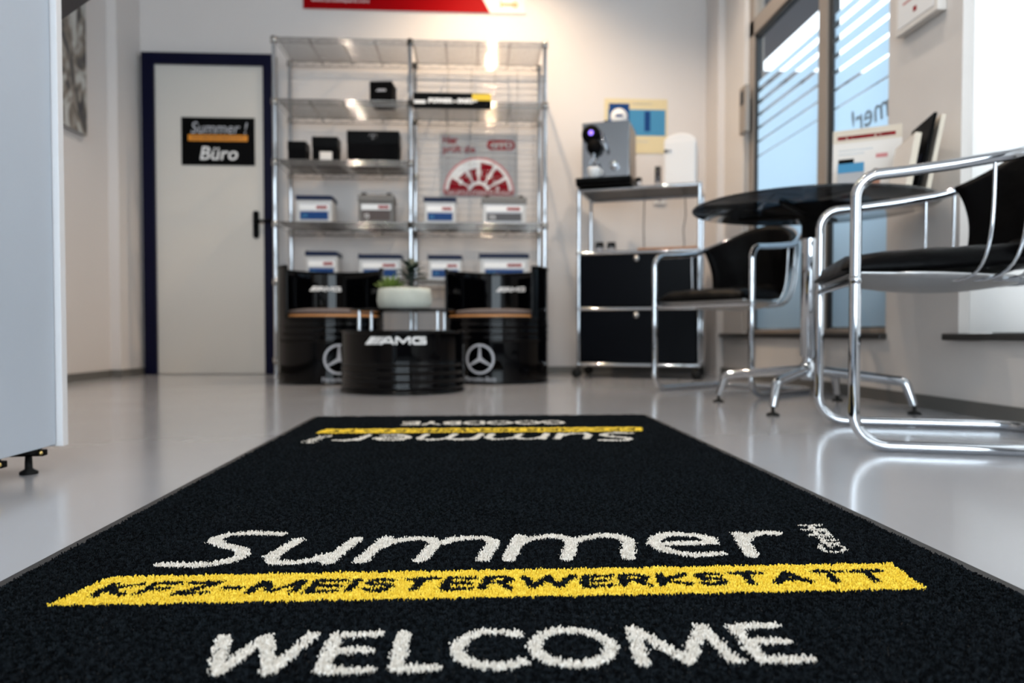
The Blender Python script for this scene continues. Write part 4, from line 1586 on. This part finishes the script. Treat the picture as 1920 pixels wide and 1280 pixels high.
    for j in range(nv):
        for i in range(nu):
            a = j * n1 + i
            fs.append((a, a + 1, a + n1 + 1, a + n1))
            fs.append((o_ + a, o_ + a + n1, o_ + a + n1 + 1, o_ + a + 1))
        a = j * n1
        fs.append((a, a + n1, o_ + a + n1, o_ + a))
        b = a + nu
        fs.append((b, o_ + b, o_ + b + n1, b + n1))
    for i in range(nu):
        fs.append((i, o_ + i, o_ + i + 1, i + 1))
        a = nv * n1 + i
        fs.append((a, a + 1, o_ + a + 1, o_ + a))
    MB().add(inner + outer, fs, True).build('back_cushion', 'leather', root)
    return root


build_chair('near chrome tub chair with black leather cushions at the right edge', 0.950, 1.896, 0.955, -0.295)
build_chair('far chrome tub chair with black leather seat between trolley and round table', 1.000, 3.205, 0.80, 0.60)


# ================================================================== BROCHURES ON THE TABLE
def sheet_frame(x0, y0, x1, y1, z, lean, h, thick):
    """matrix for an upright sheet whose foot runs from (x0,y0) to (x1,y1), leaning back"""
    d = Vector((x1 - x0, y1 - y0, 0)).normalized()
    nrm = Vector((-d.y, d.x, 0))
    up_ = (Vector((0, 0, 1)) * math.cos(lean) + nrm * math.sin(lean)).normalized()
    f = d.cross(up_)
    m = Matrix(((d.x, -f.x, up_.x, x0), (d.y, -f.y, up_.y, y0), (d.z, -f.z, up_.z, z), (0, 0, 0, 1)))
    return m, math.hypot(x1 - x0, y1 - y0)


def upright(name, label, cat, x0, y0, x1, y1, lean, h, thick, m, z=ZT_ + 0.001, group=None):
    mt, w = sheet_frame(x0, y0, x1, y1, z, lean, h, thick)
    r = thing(name, label, cat, (0, 0, 0), 0, group)
    r.matrix_world = mt
    MB().box(0, w, 0, thick, thick * math.sin(abs(lean)), h).build('cover', m, r, bevel=min(thick * 0.2, 0.001))
    return r, w


r, w = upright('magazine', 'large pale brochure with red headline standing on the glass table', 'magazine', 1.388, 2.805, 1.590, 2.680, 0.06, 0.318, 0.005, 'paper')
face_cam(text_fit('FIRMENWAGEN', 0.20, 0.014, 0, 0.0003, bold=0.004), 0.016, -0.0008, 0.280).build('lettering', 'darkred', r)
MB().box(0, w, -0.0006, 0.0, 0.268, 0.318).build('header_band', 'beige', r)
m = MB()
for i in range(2):
    m.box(0.02, 0.14 - 0.03 * i, -0.001, 0, 0.236 - 0.014 * i, 0.240 - 0.014 * i)
m.build('text_lines', 'brushed', r)
MB().box(0.020, 0.075, -0.001, 0, 0.170, 0.205).build('photo_dark', 'blackmatte', r)
MB().box(0.150, 0.190, -0.001, 0, 0.200, 0.215).build('photo_pale', 'pinkred', r)
m = MB()
m.box(0.135, 0.165, -0.0012, 0, 0.080, 0.130)
m.build('photo_figure', 'skin', r)
m = MB().lathe([(0.0001, 0), (0.013, 0), (0.013, 0.0014), (0.0001, 0.0014)], 20)
m.xform(lambda q: (0.150 + q[0], -q[2], 0.147 + q[1])).build('photo_hair', 'brown', r)
r, w = upright('leaflet', 'small pale blue leaflet in front of the large brochure', 'leaflet', 1.362, 2.715, 1.437, 2.665, 0.08, 0.165, 0.003, 'silverposter')
MB().box(0, w, -0.0008, 0, 0.135, 0.170).build('header_band', 'skyblue', r)
m = MB().lathe([(0.0001, 0), (0.011, 0), (0.011, 0.001), (0.0001, 0.001)], 20)
m.xform(lambda q: (0.026 + q[0], -q[2], 0.045 + q[1])).build('red_dot', 'pinkred', r)
r, w = upright('catalogue', 'white catalogue standing edge on in front of the black folder', 'catalogue', 1.500, 2.630, 1.432, 2.400, 0.16, 0.205, 0.020, 'beige')
MB().box(0.004, w - 0.001, -0.0006, 0.0006, 0.01, 0.20).build('front_cover', 'paper', r)
r, w = upright('folder', 'black folder leaning between the white catalogue and the cream board', 'folder', 1.530, 2.620, 1.463, 2.385, 0.20, 0.268, 0.010, 'blackmatte')
MB().box(0.06, w - 0.03, -0.0006, 0.0006, 0.08, 0.14).build('front_cover', 'lidblue', r)
r, w = upright('board', 'cream board leaning rightmost behind the black folder', 'board', 1.560, 2.620, 1.495, 2.385, 0.18, 0.262, 0.014, 'beige')

# ================================================================== CEILING LAMPS (warm)
for i, (x, y, pw) in enumerate(((-1.0, 3.4, 9), (0.15, 4.25, 17), (1.15, 3.9, 9), (-0.9, 2.0, 5), (0.15, 2.4, 8), (1.1, 2.2, 5), (-0.9, 0.3, 4), (0.4, 0.3, 4))):
    r = thing('ceiling_spotlight', ['warm ceiling spotlight above the left drum armchair', 'warm ceiling spotlight above the right shelf bay', 'warm ceiling spotlight above the coffee trolley', 'warm ceiling spotlight above the left floor area',
                                    'warm ceiling spotlight above the far end of the mat', 'warm ceiling spotlight above the round table', 'warm ceiling spotlight above the reception counter', 'warm ceiling spotlight above the near end of the mat'][i],
              'lamp', (x, y, ZC), 0, 'ceiling spotlights')
    MB().lathe([(0.045, 0), (0.045, -0.07), (0.040, -0.085), (0.034, -0.085), (0.034, -0.06), (0.0001, -0.06)], 28).build('lamp_housing', 'steel', r)
    MB().lathe([(0.0001, -0.062), (0.033, -0.062)], 24).build('lamp_lens', 'lampglow', r)
    l = bpy.data.lights.new('warm_spot', 'SPOT')
    l.energy = pw * 4
    l.color = (1.0, 0.75, 0.50) if i == 1 else (1.0, 0.86, 0.72)
    l.spot_size = math.radians(130)
    l.spot_blend = 0.8
    l.shadow_soft_size = 0.02
    lo = bpy.data.objects.new('spot_beam', l)
    COL.objects.link(lo)
    lo.parent = r
    lo.location = (0, 0, -0.09)
    if y > 4:
        lo.rotation_euler = (math.radians(14), 0, 0)
